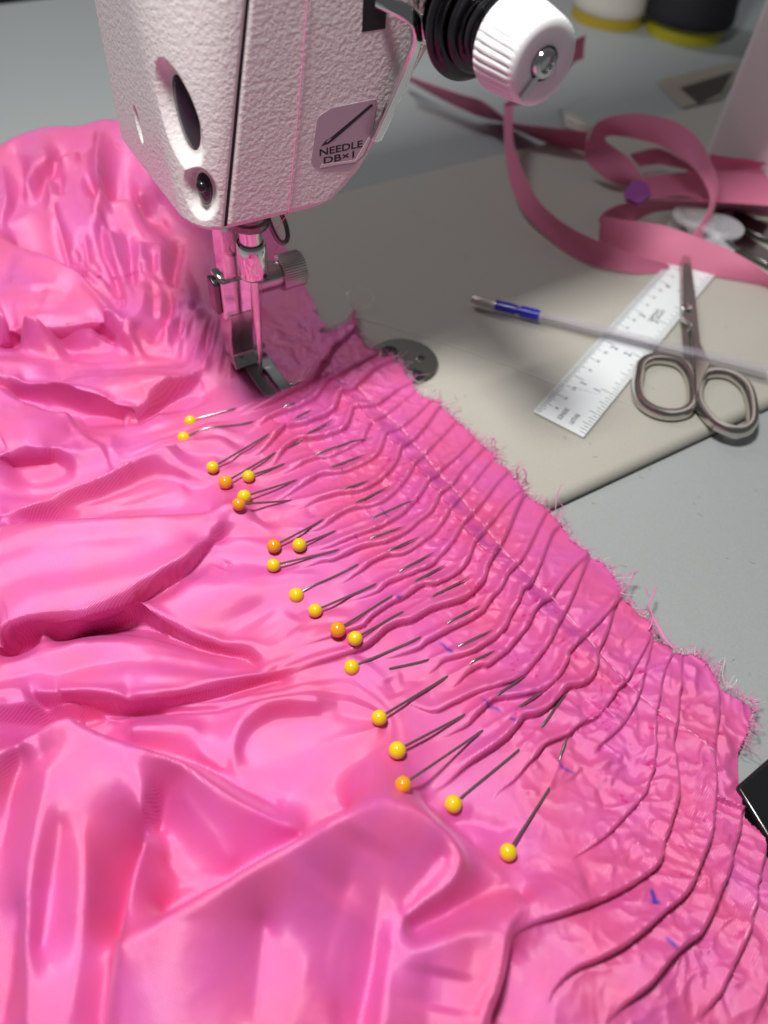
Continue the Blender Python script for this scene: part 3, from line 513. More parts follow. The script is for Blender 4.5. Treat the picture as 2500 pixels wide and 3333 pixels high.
for _ in range(150):
    t = RNG.rand(); i = int(t * (len(bandc) - 1)); f = t * (len(bandc) - 1) - i
    q = bandc[i] * (1 - f) + bandc[i + 1] * f + RNG.randn(2) * (3 + 9 * t)
    r, c = cell(q[0], q[1]); r = int(r); c = int(c)
    if 3 < r < NR - 4 and 3 < c < NC - 4:
        for __ in range(RNG.randint(2, 7)):
            rr = r + RNG.randint(-3, 4); c2 = c + RNG.randint(-3, 4); DOT[max(rr, 0):rr + 1 + RNG.randint(0, 2), c2:c2 + 1 + RNG.randint(0, 3)] = .9

def fabric_material():
    m = bpy.data.materials.new('pink_taffeta'); m.use_nodes = True; nt = m.node_tree; b = nt.nodes['Principled BSDF']; lk = nt.links.new
    tc = nt.nodes.new('ShaderNodeTexCoord')
    n1 = nt.nodes.new('ShaderNodeTexNoise'); n1.inputs['Scale'].default_value = 55; n1.inputs['Detail'].default_value = 3; lk(tc.outputs['Object'], n1.inputs['Vector'])
    cr = nt.nodes.new('ShaderNodeValToRGB'); e = cr.color_ramp.elements; e[0].position = .36; e[0].color = (.80, .125, .31, 1); e[1].position = .64; e[1].color = (.77, .135, .43, 1)
    lk(n1.outputs['Fac'], cr.inputs['Fac'])
    def mixc(a, fac, col):
        x = nt.nodes.new('ShaderNodeMix'); x.data_type = 'RGBA'; lk(a, x.inputs['A']); x.inputs['B'].default_value = (*col, 1); lk(fac, x.inputs['Factor']); return x.outputs['Result']
    at = nt.nodes.new('ShaderNodeAttribute'); at.attribute_name = 'dye'
    sp = nt.nodes.new('ShaderNodeSeparateColor'); lk(at.outputs['Color'], sp.inputs['Color'])
    c_ = mixc(cr.outputs['Color'], sp.outputs['Green'], (.52, .06, .33)); c_ = mixc(c_, sp.outputs['Blue'], (.75, .01, .25)); c_ = mixc(c_, sp.outputs['Red'], (.07, .035, .42))
    WEAVE = c_
    b.inputs['Coat Weight'].default_value = .85; b.inputs['Coat Roughness'].default_value = .28; b.inputs['Coat IOR'].default_value = 1.6; b.inputs['Coat Tint'].default_value = (1, .86, .98, 1); b.inputs['Metallic'].default_value = .15; b.inputs['Roughness'].default_value = .50; b.inputs['Anisotropic'].default_value = .45
    b.inputs['Specular IOR Level'].default_value = .5; b.inputs['Specular Tint'].default_value = (1, .62, .95, 1)
    b.inputs['Sheen Weight'].default_value = .25; b.inputs['Sheen Roughness'].default_value = .35; b.inputs['Sheen Tint'].default_value = (1, .6, .85, 1)
    w1 = nt.nodes.new('ShaderNodeTexWave'); w1.inputs['Scale'].default_value = 780; w1.bands_direction = 'X'; w1.inputs['Distortion'].default_value = .6
    w2 = nt.nodes.new('ShaderNodeTexWave'); w2.inputs['Scale'].default_value = 780; w2.bands_direction = 'Y'; w2.inputs['Distortion'].default_value = .6
    mp = nt.nodes.new('ShaderNodeMapping'); mp.inputs['Rotation'].default_value = (0, 0, math.radians(33)); lk(tc.outputs['Object'], mp.inputs['Vector'])
    lk(mp.outputs['Vector'], w1.inputs['Vector']); lk(mp.outputs['Vector'], w2.inputs['Vector'])
    ad = nt.nodes.new('ShaderNodeMath'); ad.operation = 'ADD'; lk(w1.outputs['Fac'], ad.inputs[0]); lk(w2.outputs['Fac'], ad.inputs[1])
    mr = nt.nodes.new('ShaderNodeMapRange'); mr.inputs['From Max'].default_value = 2.0; mr.inputs['To Min'].default_value = .80; mr.inputs['To Max'].default_value = 1.16; lk(ad.outputs[0], mr.inputs['Value'])
    mu = nt.nodes.new('ShaderNodeVectorMath'); mu.operation = 'SCALE'; lk(WEAVE, mu.inputs[0]); lk(mr.outputs['Result'], mu.inputs['Scale']); lk(mu.outputs['Vector'], b.inputs['Base Color'])
    bp = nt.nodes.new('ShaderNodeBump'); bp.inputs['Strength'].default_value = .5; bp.inputs['Distance'].default_value = .085 * MM; lk(ad.outputs[0], bp.inputs['Height']); lk(bp.outputs['Normal'], b.inputs['Normal']); lk(bp.outputs['Normal'], b.inputs['Coat Normal'])
    return m
FABRIC = fabric_material()
def build_fabric():
    fx = GX + DX; fy = GY + DY
    idx = np.full(GX.shape, -1, np.int64); kq = keep[:-1, :-1] & keep[1:, :-1] & keep[:-1, 1:] & keep[1:, 1:]
    used = np.zeros(GX.shape, bool); used[:-1, :-1] |= kq; used[1:, :-1] |= kq; used[:-1, 1:] |= kq; used[1:, 1:] |= kq
    idx[used] = np.arange(used.sum())
    co = np.stack([fx[used], fy[used], HZ[used]], 1) * MM
    r, c = np.where(kq); quads = np.stack([idx[r, c], idx[r, c + 1], idx[r + 1, c + 1], idx[r + 1, c]], 1).astype(np.int32)
    me = bpy.data.meshes.new('cloth'); me.vertices.add(len(co)); me.vertices.foreach_set('co', co.astype(np.float32).ravel())
    me.loops.add(quads.size); me.loops.foreach_set('vertex_index', quads.ravel())
    me.polygons.add(len(quads)); me.polygons.foreach_set('loop_start', np.arange(0, quads.size, 4, dtype=np.int32)); me.polygons.foreach_set('loop_total', np.full(len(quads), 4, np.int32))
    me.polygons.foreach_set('use_smooth', np.ones(len(quads), bool)); me.update(calc_edges=True)
    ca = me.color_attributes.new('dye', 'FLOAT_COLOR', 'POINT')
    ca.data.foreach_set('color', np.stack([np.clip(INK[used], 0, 1), TINT[used] * .8, DOT[used], np.ones(used.sum())], 1).astype(np.float32).ravel())
    me.materials.append(FABRIC)
    o = bpy.data.objects.new('cloth', me); COL.objects.link(o); return o
dress = empty('pink_dress', P(1000, 1700, 0))
tag(dress, 'bright pink satin dress fabric gathered in pleats under the presser foot', 'fabric')
cloth = under(build_fabric(), dress)
# ------------------------------------------------------------------ table
table_m = mat('grey_laminate', (.38, .40, .395), .55, bump=(700, .02, 3), mottle=(2600, (.345, .365, .36), .12), spec=.3)
bed_m = mat('cream_enamel', (.48, .455, .40), .5, bump=(420, .035, 3), mottle=(1500, (.44, .415, .365), .15), spec=.35)
head_m = mat('white_hammered_enamel', (.82, .77, .76), .34, bump=(1000, .22, 2), coat=.35)
chrome = mat('chrome', (.72, .70, .70), .09, 1.0)
steel = mat('brushed_steel', (.50, .48, .46), .26, 1.0)
foot_m = mat('polished_steel', (.34, .335, .33), .3, 1.0)
dark_steel = mat('dark_steel', (.16, .155, .15), .20, 1.0)
black_m = mat('hole_black', (.012, .012, .014), .45)  # flat black standing in for the shade inside holes and slots
gloss_black = mat('black_plastic', (.012, .012, .014), .18)
smoke = mat('smoked_plum_plastic', (.035, .012, .03), .10, coat=.6)
white_p = mat('white_plastic', (.85, .85, .85), .35)
thread_m = mat('pink_thread', (.85, .25, .50), .5)

U0, U1, V0, V1 = -62, 420, -101, 87.5
t = G(); g_ = .7
def ringq(z):
    o = [(-900, -378), (900, -378), (900, 700), (-900, 700)]; i = [(U0 - g_, V0 - g_), (U1 + g_, V0 - g_), (U1 + g_, V1 + g_), (U0 - g_, V1 + g_)]
    return [W(u, v, z) for u, v in o + i]
vs = ringq(TABLE_Z) + ringq(TABLE_Z - 30); fs = []
for k in range(4):
    j = (k + 1) % 4
    fs += [(k, j, 4 + j, 4 + k), (8 + k, 12 + k, 12 + j, 8 + j), (k, 8 + k, 8 + j, j), (4 + k, 4 + j, 12 + j, 12 + k)]
t.add(vs, fs); table = t.build('table_top', table_m, None, False); tag(table, kind='structure')
fl = mesh_obj('floor', [(-4000, -2500, -720), (4000, -2500, -720), (4000, 5000, -720), (-4000, 5000, -720)], [(0, 1, 2, 3)], mat('floor', (.05, .045, .04), .6, mottle=(6, (.035, .03, .03), .2)), None, False); tag(fl, kind='structure')

# ------------------------------------------------------------------ sewing machine
machine = empty('sewing_machine', W(150, -10, 0))
tag(machine, 'white industrial sewing machine with textured head, presser foot and tension knob', 'sewing machine')
b = G(); b.box(W, U0, U1, V0, V1, -34, 0); b.build('bed', bed_m, machine, True, 3.2, 5)
# slide disc set into the bed
dc = P(1312, 1180, 0); du, dv = (dc - ORG) @ LD, (dc - ORG) @ FD
disc = G(); disc.lathe(dc + [0, 0, -1], (0, 0, 1), [(0, 12.6), (1.5, 12.6), (1.9, 12.2), (1.9, 0.1)], 64)
disc_o = disc.build('bed_disc', mat('smoked_chrome', (.50, .48, .42), .27, 1.0), machine)
for (x, y, r_) in [(1268, 1145, 3.0), (1352, 1222, 3.0), (1372, 1165, 1.2)]:
    c_ = P(x, y, 1); under(G().lathe(c_ + [0, 0, -.4], (0, 0, 1), [(0, r_), (.5, r_), (.55, r_ * .8), (.45, .1)], 32).build('hole_dark_cap', black_m), disc_o)  # black caps stand in for the shade inside the disc's holes
    under(G().lathe(c_ + [0, 0, -.1], (0, 0, 1), [(0, r_ + .5), (.35, r_ + .45), (.35, r_), (0, r_)], 32).build('disc_rim', chrome), disc_o)

# face plate: curved end cover with countersunk openings
def seam_u(z): return np.interp(z, [70, 73.8, 90.6, 106.6, 120.7, 180], [-14.6, -14.2, -10.8, -7.6, -4.7, 5])
UL = -22.5; VR = -38.0; VF = 20.0
def face_section(z, n):
    us = seam_u(z) - .45; rx = us - UL; ry = rx * 1.45
    pts = [(UL + 3, VR), (UL + .8, VR + 2.2), (UL, VR + 6)] + [(UL, v) for v in np.linspace(VR + 7, VF - ry - .5, 24)]
    for th in np.linspace(0, math.pi / 2, 40): pts.append((us - rx * math.cos(th), VF - ry + ry * math.sin(th)))
    pts = np.array(pts); d = np.r_[0, np.cumsum(np.hypot(*np.diff(pts, axis=0).T))]
    s = np.linspace(0, d[-1], n); return np.stack([np.interp(s, d, pts[:, 0]), np.interp(s, d, pts[:, 1])], 1), d[-1]
NS, NZ = 260, 230
zs = np.concatenate([np.linspace(72, 76, 24), np.linspace(76.2, 125, NZ - 40), np.linspace(127, 235, 16)])
FP = np.zeros((len(zs), NS, 3)); FS_ = np.zeros((len(zs), NS))
for i, z in enumerate(zs):
    s_, ln = face_section(z, NS); FP[i, :, :2] = s_; FP[i, :, 2] = z; FS_[i] = np.linspace(-ln, 0, NS)      # distance back from the seam
du_ = np.gradient(FP, axis=1); nrm = np.stack([du_[..., 1], -du_[..., 0], 0 * du_[..., 0]], -1); nrm /= np.linalg.norm(nrm, axis=-1, keepdims=True)
if nrm[100, 40, 0] > 0: nrm = -nrm
def locate(x, y):                                                    # surface point seen at a photo point
    px_, py_ = np.zeros(FS_.shape), np.zeros(FS_.shape)
    X_ = ORG + FP[..., :1] * LD + FP[..., 1:2] * FD + FP[..., 2:] * np.array([0, 0, 1.0]); px_, py_ = pix(X_)
    i, j = np.unravel_index(np.argmin((px_ - x) ** 2 + (py_ - y) ** 2), FS_.shape); return FS_[i, j], FP[i, j, 2], i, j
def ell(top, bot, wid, ox=0.0):
    s1, z1, *_ = locate(*top); s2, z2, *_ = locate(*bot); c = np.array([(s1 + s2) / 2 + ox, (z1 + z2) / 2]); a = np.array([s1 - s2, z1 - z2]); hl = np.linalg.norm(a) / 2; a /= 2 * hl
    ds = FS_ - c[0]; dz = FP[..., 2] - c[1]; al_ = ds * a[0] + dz * a[1]; ac = ds * a[1] - dz * a[0]; return np.sqrt((al_ / hl) ** 2 + (ac / wid) ** 2)
HOLES = [(ell((535, 245), (620, 515), 4.0), 2.8, 1.42), (ell((636, 572), (664, 688), 2.9), 2.6, 1.62), (ell((438, 355), (462, 455), 1.5), 2.0, 1.25)]
depth = np.zeros(FS_.shape)
for e_, dp, rim in HOLES: depth = np.maximum(depth, dp * ss((rim - e_) / (rim - 1.0)))
edge = np.maximum(ss((FS_ + .7) / .7) * .45, ss((73.4 - FP[..., 2]) / 1.4) * 1.2)
FQ = FP - nrm * (depth + edge)[..., None]
def grid_obj(name, pts, m, keepf=None):
    n, k = pts.shape[:2]; vs = (ORG + pts[..., :1] * LD + pts[..., 1:2] * FD + pts[..., 2:] * np.array([0, 0, 1.0])).reshape(-1, 3)
    fs = [(i * k + j, i * k + j + 1, (i + 1) * k + j + 1, (i + 1) * k + j) for i in range(n - 1) for j in range(k - 1) if keepf is None or keepf[i, j]]
    return vs, fs
vs, fs = grid_obj('face_plate', FQ, head_m); n = len(vs)
rim_ = [i for i in range(NS)]; vs = list(vs) + [W(*(FQ[0, 0] + [8, 3, -.4]))]; fs += [(i + 1, i, n) for i in range(NS - 1)]
fp = mesh_obj('face_plate', vs, fs, head_m); under(fp, machine)
for k, (e_, dp, rim) in enumerate(HOLES):
    km = e_ < 1.04; dome = np.clip(1 - e_ ** 2, 0, 1) * (1.1 if k < 2 else .3)
    pts = FP - nrm * (dp + .15 - dome)[..., None]
    vs, fs = grid_obj('x', pts, None, km[:-1, :-1]); used = sorted({i for f in fs for i in f}); mp_ = {a: i for i, a in enumerate(used)}
    o = mesh_obj('oil_window' if k == 0 else 'recess_plug', [vs[i] for i in used], [tuple(mp_[i] for i in f) for f in fs], smoke if k < 2 else gloss_black); under(o, fp)
    if k == 1:
        i, j = np.unravel_index(np.argmin(e_), e_.shape); c_ = FP[i, j] - nrm[i, j] * 1.6
        bs = G(); ball = []
        bs.lathe(W(*c_) + np.array([0, 0, .9]), (FD * .5 - LD * .8), [(-1.3, .1), (-1.1, .8), (-.6, 1.25), (0, 1.45), (.6, 1.25), (1.1, .8), (1.3, .1)], 24)
        under(bs.build('plug_stud', gloss_black), fp)
# head casting: front face that flares into the arm
def right_u(z): return np.interp(z, [72, 74, 76, 79.6, 91.2, 101.1, 110, 116, 122, 127], [16.0, 18.8, 21.5, 25.5, 33.7, 39.8, 46, 53, 66, 100])
hz = np.concatenate([np.linspace(72, 76, 16), np.linspace(76.4, 126, 80), np.linspace(127, 128, 4)]); HC = []
for z in hz:
    us = seam_u(z) + .45; ur = right_u(z); r_ = 5.5; row = [(us + .4, VF - 4.2), (us, VF - 1.4), (us + .05, VF - .35), (us + .5, VF)]
    for u in np.linspace(us + 1.2, ur - r_, 60): row.append((u, VF))
    for th in np.linspace(.1, math.pi / 2, 14): row.append((ur - r_ + r_ * math.sin(th), VF - r_ + r_ * math.cos(th)))
    for v in np.linspace(VF - r_ - 2, VR, 14): row.append((ur, v))
    HC.append([(u, v - ss((73.6 - z) / 1.6) * (1.3 if v > 0 else 0), z) for u, v in row])
HC = np.array(HC); vs, fs = grid_obj('head', HC, head_m); k = HC.shape[1]; n = len(vs); vs = list(vs) + [W(-14, -38, 72), W(-13, 14, 72.2)]
fs += [(i + 1, i, n) for i in range(k - 1)] + [(0, n + 1, n)]
hd = mesh_obj('head', vs, fs, head_m); under(hd, machine); hd.data.set_sharp_from_angle(angle=math.radians(60))
sl_ = G()                                                            # dark gasket in the joint
for z0, z1 in zip(np.linspace(73, 180, 30)[:-1], np.linspace(73, 180, 30)[1:]):
    sl_.add([W(seam_u(z) + d_, v, z) for z in (z0, z1) for d_, v in ((-.55, VF - .75), (.45, VF - .75), (.45, VF - 4), (-.55, VF - 4))], [(0, 1, 5, 4), (1, 2, 6, 5), (2, 3, 7, 6), (3, 0, 4, 7)])
sl_.build('gasket', mat('navy_gasket', (.015, .012, .03), .5), machine, False)
arm = G(); arm.box(W, UL + 4, 270, VR - 12, VF - 13, 128, 236); arm.build('arm', head_m, machine, True, 6, 4)
colm = G(); colm.box(W, 258, 400, -50, 40, -.5, 240); colm.build('column', head_m, machine, True, 5, 4)
under(G().lathe(P(2435, 297, 0) * 0 + W(258.2, -28, 57), -LD, [(0, 1.6), (.6, 1.6), (.8, 1.2), (.7, .1)], 16).build('column_screw', dark_steel), machine)
# black block painted in for the shade inside the take-up lever slot
G().box(W, 21.9, 28, VF - 1, VF + .06, 111.6, 150).build('slot_dark_block', black_m, machine, False)
# chrome thread guard bent out of the slot
def flat_bar(path, wid, th, nrm_):
    path = [np.array(p_, float) for p_ in path]; g = G(); vs = []; fs = []
    for i, p_ in enumerate(path):
        t_ = path[min(i + 1, len(path) - 1)] - path[max(i - 1, 0)]; t_ /= np.linalg.norm(t_); nn = np.array(nrm_[i] if isinstance(nrm_, list) else nrm_, float); nn -= t_ * (nn @ t_); nn /= np.linalg.norm(nn); sd = np.cross(t_, nn)
        wd = wid[i] if hasattr(wid, '__len__') else wid
        for k_ in range(16):
            a_ = 2 * math.pi * k_ / 16; ca, sa = math.cos(a_), math.sin(a_); q_ = lambda x_: math.copysign(abs(x_) ** .55, x_)
            vs.append(p_ + sd * wd / 2 * q_(ca) + nn * th / 2 * q_(sa))
    m_ = len(path)
    for i in range(m_ - 1):
        for k_ in range(16): fs.append((i * 16 + k_, i * 16 + (k_ + 1) % 16, (i + 1) * 16 + (k_ + 1) % 16, (i + 1) * 16 + k_))
    fs += [tuple(range(16)), tuple((m_ - 1) * 16 + k_ for k_ in range(16))[::-1]]
    return g.add(vs, fs)
gp = catmull([W(24, 17, 117.5), W(28, 23, 117), W(31.5, 26, 115), W(33.2, 26, 111), W(32.8, 24.5, 106), W(30.2, 23, 98), W(27.6, 22, 91), W(26.4, 21.6, 88.2), W(26.2, 21.5, 87.4)], 6)
wd = [3.2] * (len(gp) - 4) + [2.9, 2.3, 1.4, .3]
flat_bar(gp, wd, 1.5, FD).build('thread_guard', chrome, machine)
# tension assembly on the front of the head
TU, TZ = 43.0, 115.8
tens = G(); tens.lathe(W(TU, VF - 2, TZ), FD, [(0, 9.5), (4, 9.5), (4.6, 8.6), (8, 8.6), (8.4, 10), (9.2, 10)], 56); tbase = tens.build('tension_base', chrome, machine)
for k, (v, r_, th) in enumerate([(30, 11.0, .9), (32.2, 12.6, .9), (34.0, 11.6, .8), (36.2, 9.6, .8), (38, 8.2, .8), (39.8, 7.6, .8), (41.6, 7.2, .8), (43.2, 7.0, .8)]):
    d_ = G().lathe(W(TU, v, TZ), FD, [(-.2, r_ - 1.6), (0, r_ - .2), (.2, r_), (th - .1, r_), (th + .2, r_ - .4), (th + .5, r_ - 2)], 56)
    under(d_.build('tension_disc', [mat('black_chrome', (.05, .045, .05), .12, 1.0), gloss_black][k % 2]), tbase)
kn = G().lathe(W(TU, 45.4, TZ), FD, [(0, 7.2), (.2, 9.2), (.9, 9.75), (2.5, 9.7), (6, 9.35), (10.4, 8.75), (11.4, 8.5), (12.1, 7.8), (12.3, 6.6), (12.2, 3.4), (10.5, 3.3), (10.5, .2)], 144, None, 36, .55, (3, 5))
knob = kn.build('tension_knob', white_p, machine)
under(G().lathe(W(TU, 54, TZ), FD, [(0, 3.1), (3.6, 3.1), (4.4, 2.6), (4.6, 1.6), (3.8, 1.2), (3.8, .1)], 40).build('tension_post', chrome), knob)
under(G().box(lambda u, v, z: W(TU + (u * .77 + z * .64) , v, TZ + (-u * .64 + z * .77)), -.55, .55, 57.75, 58.4, -7.6, -2.6).build('post_slot', chrome), knob)
# needle label
def plane_uv(poly, v): return [W(u, v, z) for u, z in poly]
def rnd(poly, r, n=5):
    out = []; m_ = len(poly)
    for i in range(m_):
        a_ = np.array(poly[i - 1], float); b_ = np.array(poly[i], float); c_ = np.array(poly[(i + 1) % m_], float)
        p0 = b_ + (a_ - b_) / np.linalg.norm(a_ - b_) * r; p1 = b_ + (c_ - b_) / np.linalg.norm(c_ - b_) * r
        for k_ in range(n + 1): t_ = k_ / n; out.append(tuple((1 - t_) ** 2 * p0 + 2 * t_ * (1 - t_) * b_ + t_ * t_ * p1))
    return out
def uz(x, y, v=VF):
    d = CF + CR * ((x - 1250.0) / FPX) - CU * ((y - 1666.5) / FPX); k_ = (v - (C0 - ORG) @ FD) / (d @ FD); q_ = C0 + d * k_ - ORG; return q_ @ LD, q_[2]
Zl = Z_(900, 200, 3.318)
lab_poly = rnd([uz(*p_) for p_ in Zl(440,600, 590,500, 1090,400, 1020,850, 960,1010, 780,1160, 470,1165, 370,1090)], .9)
lab = G().prism(plane_uv(lab_poly, VF + .02), FD * .10).build('needle_label', mat('lilac_film', (.50, .36, .44), .22, coat=.5), machine, False)
torn = G().prism(plane_uv([uz(*p_) for p_ in Zl(465,1150, 490,1105, 650,1090, 850,1060, 890,990, 1000,810, 1015,830, 930,1010, 850,1085, 640,1115)], VF + .11), FD * .06).build('torn_edge', mat('frayed_film', (.72, .62, .62), .6), None, False); under(torn, lab)
ink = mat('black_print', (.012, .012, .016), .5)
nd = G().prism(plane_uv([uz(*p_) for p_ in Zl(478,915, 530,850, 590,815, 800,640, 1010,462, 1035,458, 1036,478, 830,660, 610,850, 560,885)], VF + .13), FD * .02).build('needle_print', ink, None, False); under(nd, lab)
eye = G().prism(plane_uv([uz(*p_) for p_ in Zl(530,865, 575,828, 590,830, 545,868)], VF + .155), FD * .01).build('needle_eye_print', mat('lilac_gap', (.50, .36, .44), .4), None, False); under(eye, lab)
def text(s, x, y, hgt, width, parent):
    cu = bpy.data.curves.new('print', 'FONT'); cu.body = s; cu.size = 1; cu.offset = .022; o = bpy.data.objects.new('t', cu); COL.objects.link(o)
    me = bpy.data.meshes.new_from_object(o.evaluated_get(bpy.context.evaluated_depsgraph_get())); bpy.data.objects.remove(o)
    xs = [q.co.x for q in me.vertices]; ys = [q.co.y for q in me.vertices]; sx = width / (max(xs) - min(xs)); sy = hgt / (max(ys) - min(ys)); u_, z_ = uz(x, y)
    for q in me.vertices:
        p_ = W(u_ + (q.co.x - min(xs)) * sx, VF + .14, z_ + (q.co.y - min(ys)) * sy); q.co = Vector(p_ * MM)
    me.materials.append(ink); o = bpy.data.objects.new('print', me); COL.objects.link(o); under(o, parent); return o
def wid_uv(a_, b_): return uz(*b_)[0] - uz(*a_)[0]
a_ = Zl(462, 1022)[0]; b_ = Zl(925, 960)[0]; text('NEEDLE', *a_, 1.75, wid_uv(a_, b_), lab)
a_ = Zl(505, 1108)[0]; b_ = Zl(835, 1040)[0]; text('DB\u00d71', *a_, 1.7, wid_uv(a_, b_), lab)
# needle thread down the front
th_pts = [W(8.6, VF + .5, 122), W(6.2, VF + .4, 101.3), W(2.4, VF + .35, 73.4), W(6.2, 4, 58.5), W(7.4, 3.6, 55.0), W(3.4, 3.6, 46), W(.9, 3.2, 42.5), W(.6, 1.2, 20), W(.2, .6, 8)]
G().tube(th_pts[:3] , .13, 6).build('needle_thread', thread_m, machine); G().tube(th_pts[2:], .11, 6).build('needle_thread', thread_m, machine)
# needle bar, clamp, needle
nb = G().lathe(W(0, 0, 52), (0, 0, 1), [(0, 3.3), (26, 3.3)], 40).build('needle_bar', chrome, machine)
under(G().lathe(W(0, 0, 60.2), (0, 0, 1), [(-1.2, 4.2), (-.8, 5.2), (0, 5.6), (1.2, 5.6), (1.6, 4.8), (12, 4.8)], 40).build('bar_bushing', dark_steel), nb)
G().lathe(W(0, 0, 42.4), (0, 0, 1), [(0, 2.6), (.2, 3.3), (.8, 3.9), (1.6, 4.35), (11.2, 4.35), (11.7, 4.1), (11.7, 3.5), (10.5, 3.45)], 48).build('needle_clamp', chrome, machine)
G().lathe(W(2.2, 3.6, 44), FD + LD * .3, [(0, .1), (.02, .9), (.5, .9), (.8, .6), (.5, .1)], 20).build('clamp_screw', dark_steel, machine)
G().tube([W(.0, .3, 44), W(0, .3, 26), W(0, .3, 12), W(0, .3, 5)], [1.25, 1.15, .7, .45], 16).build('needle', chrome, machine)
lp = [W(*q) for q in [(4.5, 1, 64), (5.2, 2.2, 59.5), (6.6, 3.4, 55.2), (8.4, 3.6, 53.6), (10.2, 2.6, 54.2), (10.6, 1, 57), (9.6, -.4, 61), (8.6, -1, 65)]]
G().tube(catmull(lp, 6), .72, 12).build('thread_loop', dark_steel, machine)
# presser bar, clamp screw, foot
G().box(lambda u, v, z: W(u - 3, v - 11, z), -3.4, 3.4, -3.4, 3.4, 38, 76).build('presser_bar', chrome, machine, True, .8)
sh = G(); sh.box(lambda u, v, z: W(u - 2.6, v - 11.5, z), -5.2, 4.8, -4.4, 4.4, 24, 38.2); shank = sh.build('foot_shank', chrome, machine, True, .9)
lb = G()
pr_ = [(-4.4, 26), (4.6, 26), (4.7, 22), (3.4, 15), (3.6, 9), (6.2, 5.6), (6, 4.6), (-1, 4.6), (-3.4, 9), (-4.4, 16)]
lb.prism([W(-6.6, v - 11.5, z) for v, z in pr_], LD * 8.2); under(lb.build('foot_neck', steel, None, True, .6), shank)
G().box(lambda u, v, z: W(u - 8.4, v - 11.5, z), -1.2, .6, -3.0, 3.0, 26, 37).build('shank_side', dark_steel, machine, True, .5)
scw = G().lathe(W(2.2, -11.5, 33), LD, [(0, 4.6), (9.5, 4.6), (9.8, 4.2), (10.6, 4.2), (10.9, 5.4), (11.3, 5.6), (18.6, 5.6), (19.2, 5.1), (19.2, .1)], 96, None, 48, .28, (5, 6)); scw.build('thumb_screw', steel, machine)
# sole with a needle slot, toes curling up
FZ = 3.4
foot_u0, foot_u1 = -3.4, 6.4
ft = G(); nv = 28
def sole_z(v): return FZ + 0.012 * max(v - 3, 0) ** 2 * 1.6 + (0.05 * max(-v - 9, 0) ** 1.5)
vsn = []; cols = [foot_u0, foot_u0 + .8, .55, 2.35, foot_u1 - .8, foot_u1]
vv = np.linspace(-15, 10.5, nv)
for v in vv:
    for u in cols:
        for top in (0, 1): vsn.append(W(u, v, sole_z(v) + top * (1.25 if v < 6 else 1.25 - (v - 6) * .12)))
fsn = []
nc_ = len(cols)
def vid(i, j, k_): return (i * nc_ + j) * 2 + k_
for i in range(nv - 1):
    for j in range(nc_ - 1):
        if j == 2 and vv[i] > -3.0: continue
        fsn += [(vid(i, j, 1), vid(i, j + 1, 1), vid(i + 1, j + 1, 1), vid(i + 1, j, 1)), (vid(i, j, 0), vid(i + 1, j, 0), vid(i + 1, j + 1, 0), vid(i, j + 1, 0))]
    for j in range(nc_):
        if j in (0, nc_ - 1) or (j in (2, 3) and vv[i] > -3.0): fsn.append((vid(i, j, 0), vid(i + 1, j, 0), vid(i + 1, j, 1), vid(i, j, 1)))
for j in range(nc_ - 1):
    fsn.append((vid(0, j, 0), vid(0, j + 1, 0), vid(0, j + 1, 1), vid(0, j, 1)))
    if j != 2: fsn.append((vid(nv - 1, j, 0), vid(nv - 1, j + 1, 0), vid(nv - 1, j + 1, 1), vid(nv - 1, j, 1)))
ft.add(vsn, fsn); foot = ft.build('foot_sole', foot_m, machine, True, .3, 2, 50)
under(G().box(lambda u, v, z: W(u, v, z), -4.6, -2.6, -14, -7, FZ + 1, FZ + 5).build('foot_hinge', dark_steel, None, True, .5), foot)
under(G().tube([W(-3.6, -11, 7.2), W(6.4, -11, 7.2)], 1.1, 16).build('hinge_pin', steel), foot)
# ------------------------------------------------------------------ glass-headed pins
FIN = HZ
def hit(x, y, dz=0.0):
    """point of the finished cloth seen at a photo point, dz above it"""
    d = CF + CR * ((x - 1250.0) / FPX) - CU * ((y - 1666.5) / FPX); z = 45.0
    while z > -4:
        q = P(x, y, z)
        if sample(FIN, q[0], q[1]) + dz >= z: return q
        z -= .15
    return P(x, y, 0)
yellow = mat('yellow_glass', (.85, .60, .005), .12, coat=.5); orange = mat('orange_glass', (.85, .33, .008), .12, coat=.5)
pin_steel = mat('pin_steel', (.36, .33, .32), .22, .85)
def sphere(c, r, n=24, m_=14):
    prof = [(-r * math.cos(math.pi * k / m_), max(r * math.sin(math.pi * k / m_), .02)) for k in range(m_ + 1)]
    return G().lathe(c, (0, 0, 1), prof, n)
PIN_LABELS = ['yellow-headed pin nearest the presser foot, its head half under a fold', 'second pin from the foot, only a sliver of yellow head showing',
 'yellow-headed pin, upper left one of the three clustered below the foot', 'orange-headed pin, lower left one in the upper cluster of three', 'yellow-headed pin, right one in the upper cluster of three, with the long point',
 'yellow-headed pin resting on top of an orange pin head', 'orange-headed pin tucked under a yellow head at a fold', 'orange-headed pin left of a yellow one in the middle of the row',
 'yellow-headed pin just right of the middle orange head', 'yellow-headed pin directly below the middle orange head', 'yellow-headed pin half sunk in a fold, first of the four in a slanting line',
 'yellow-headed pin second of the four in a slanting line, above an orange one', 'orange-headed pin touching a yellow one at the end of the slanting line', 'yellow-headed pin touching the lower right side of an orange head',
 'yellow-headed pin below the orange and yellow pair, its head cut by a fold', 'pin with its head hidden under a fold, only its shaft showing', 'yellow-headed pin above a soft round shadow, left of the big flap',
 'yellow-headed pin directly above the lowest orange head', 'orange-headed pin lowest of the orange ones, above the big fold', 'yellow-headed pin half hidden behind the crest of the big fold', 'lowest yellow-headed pin, standing alone near the bottom']
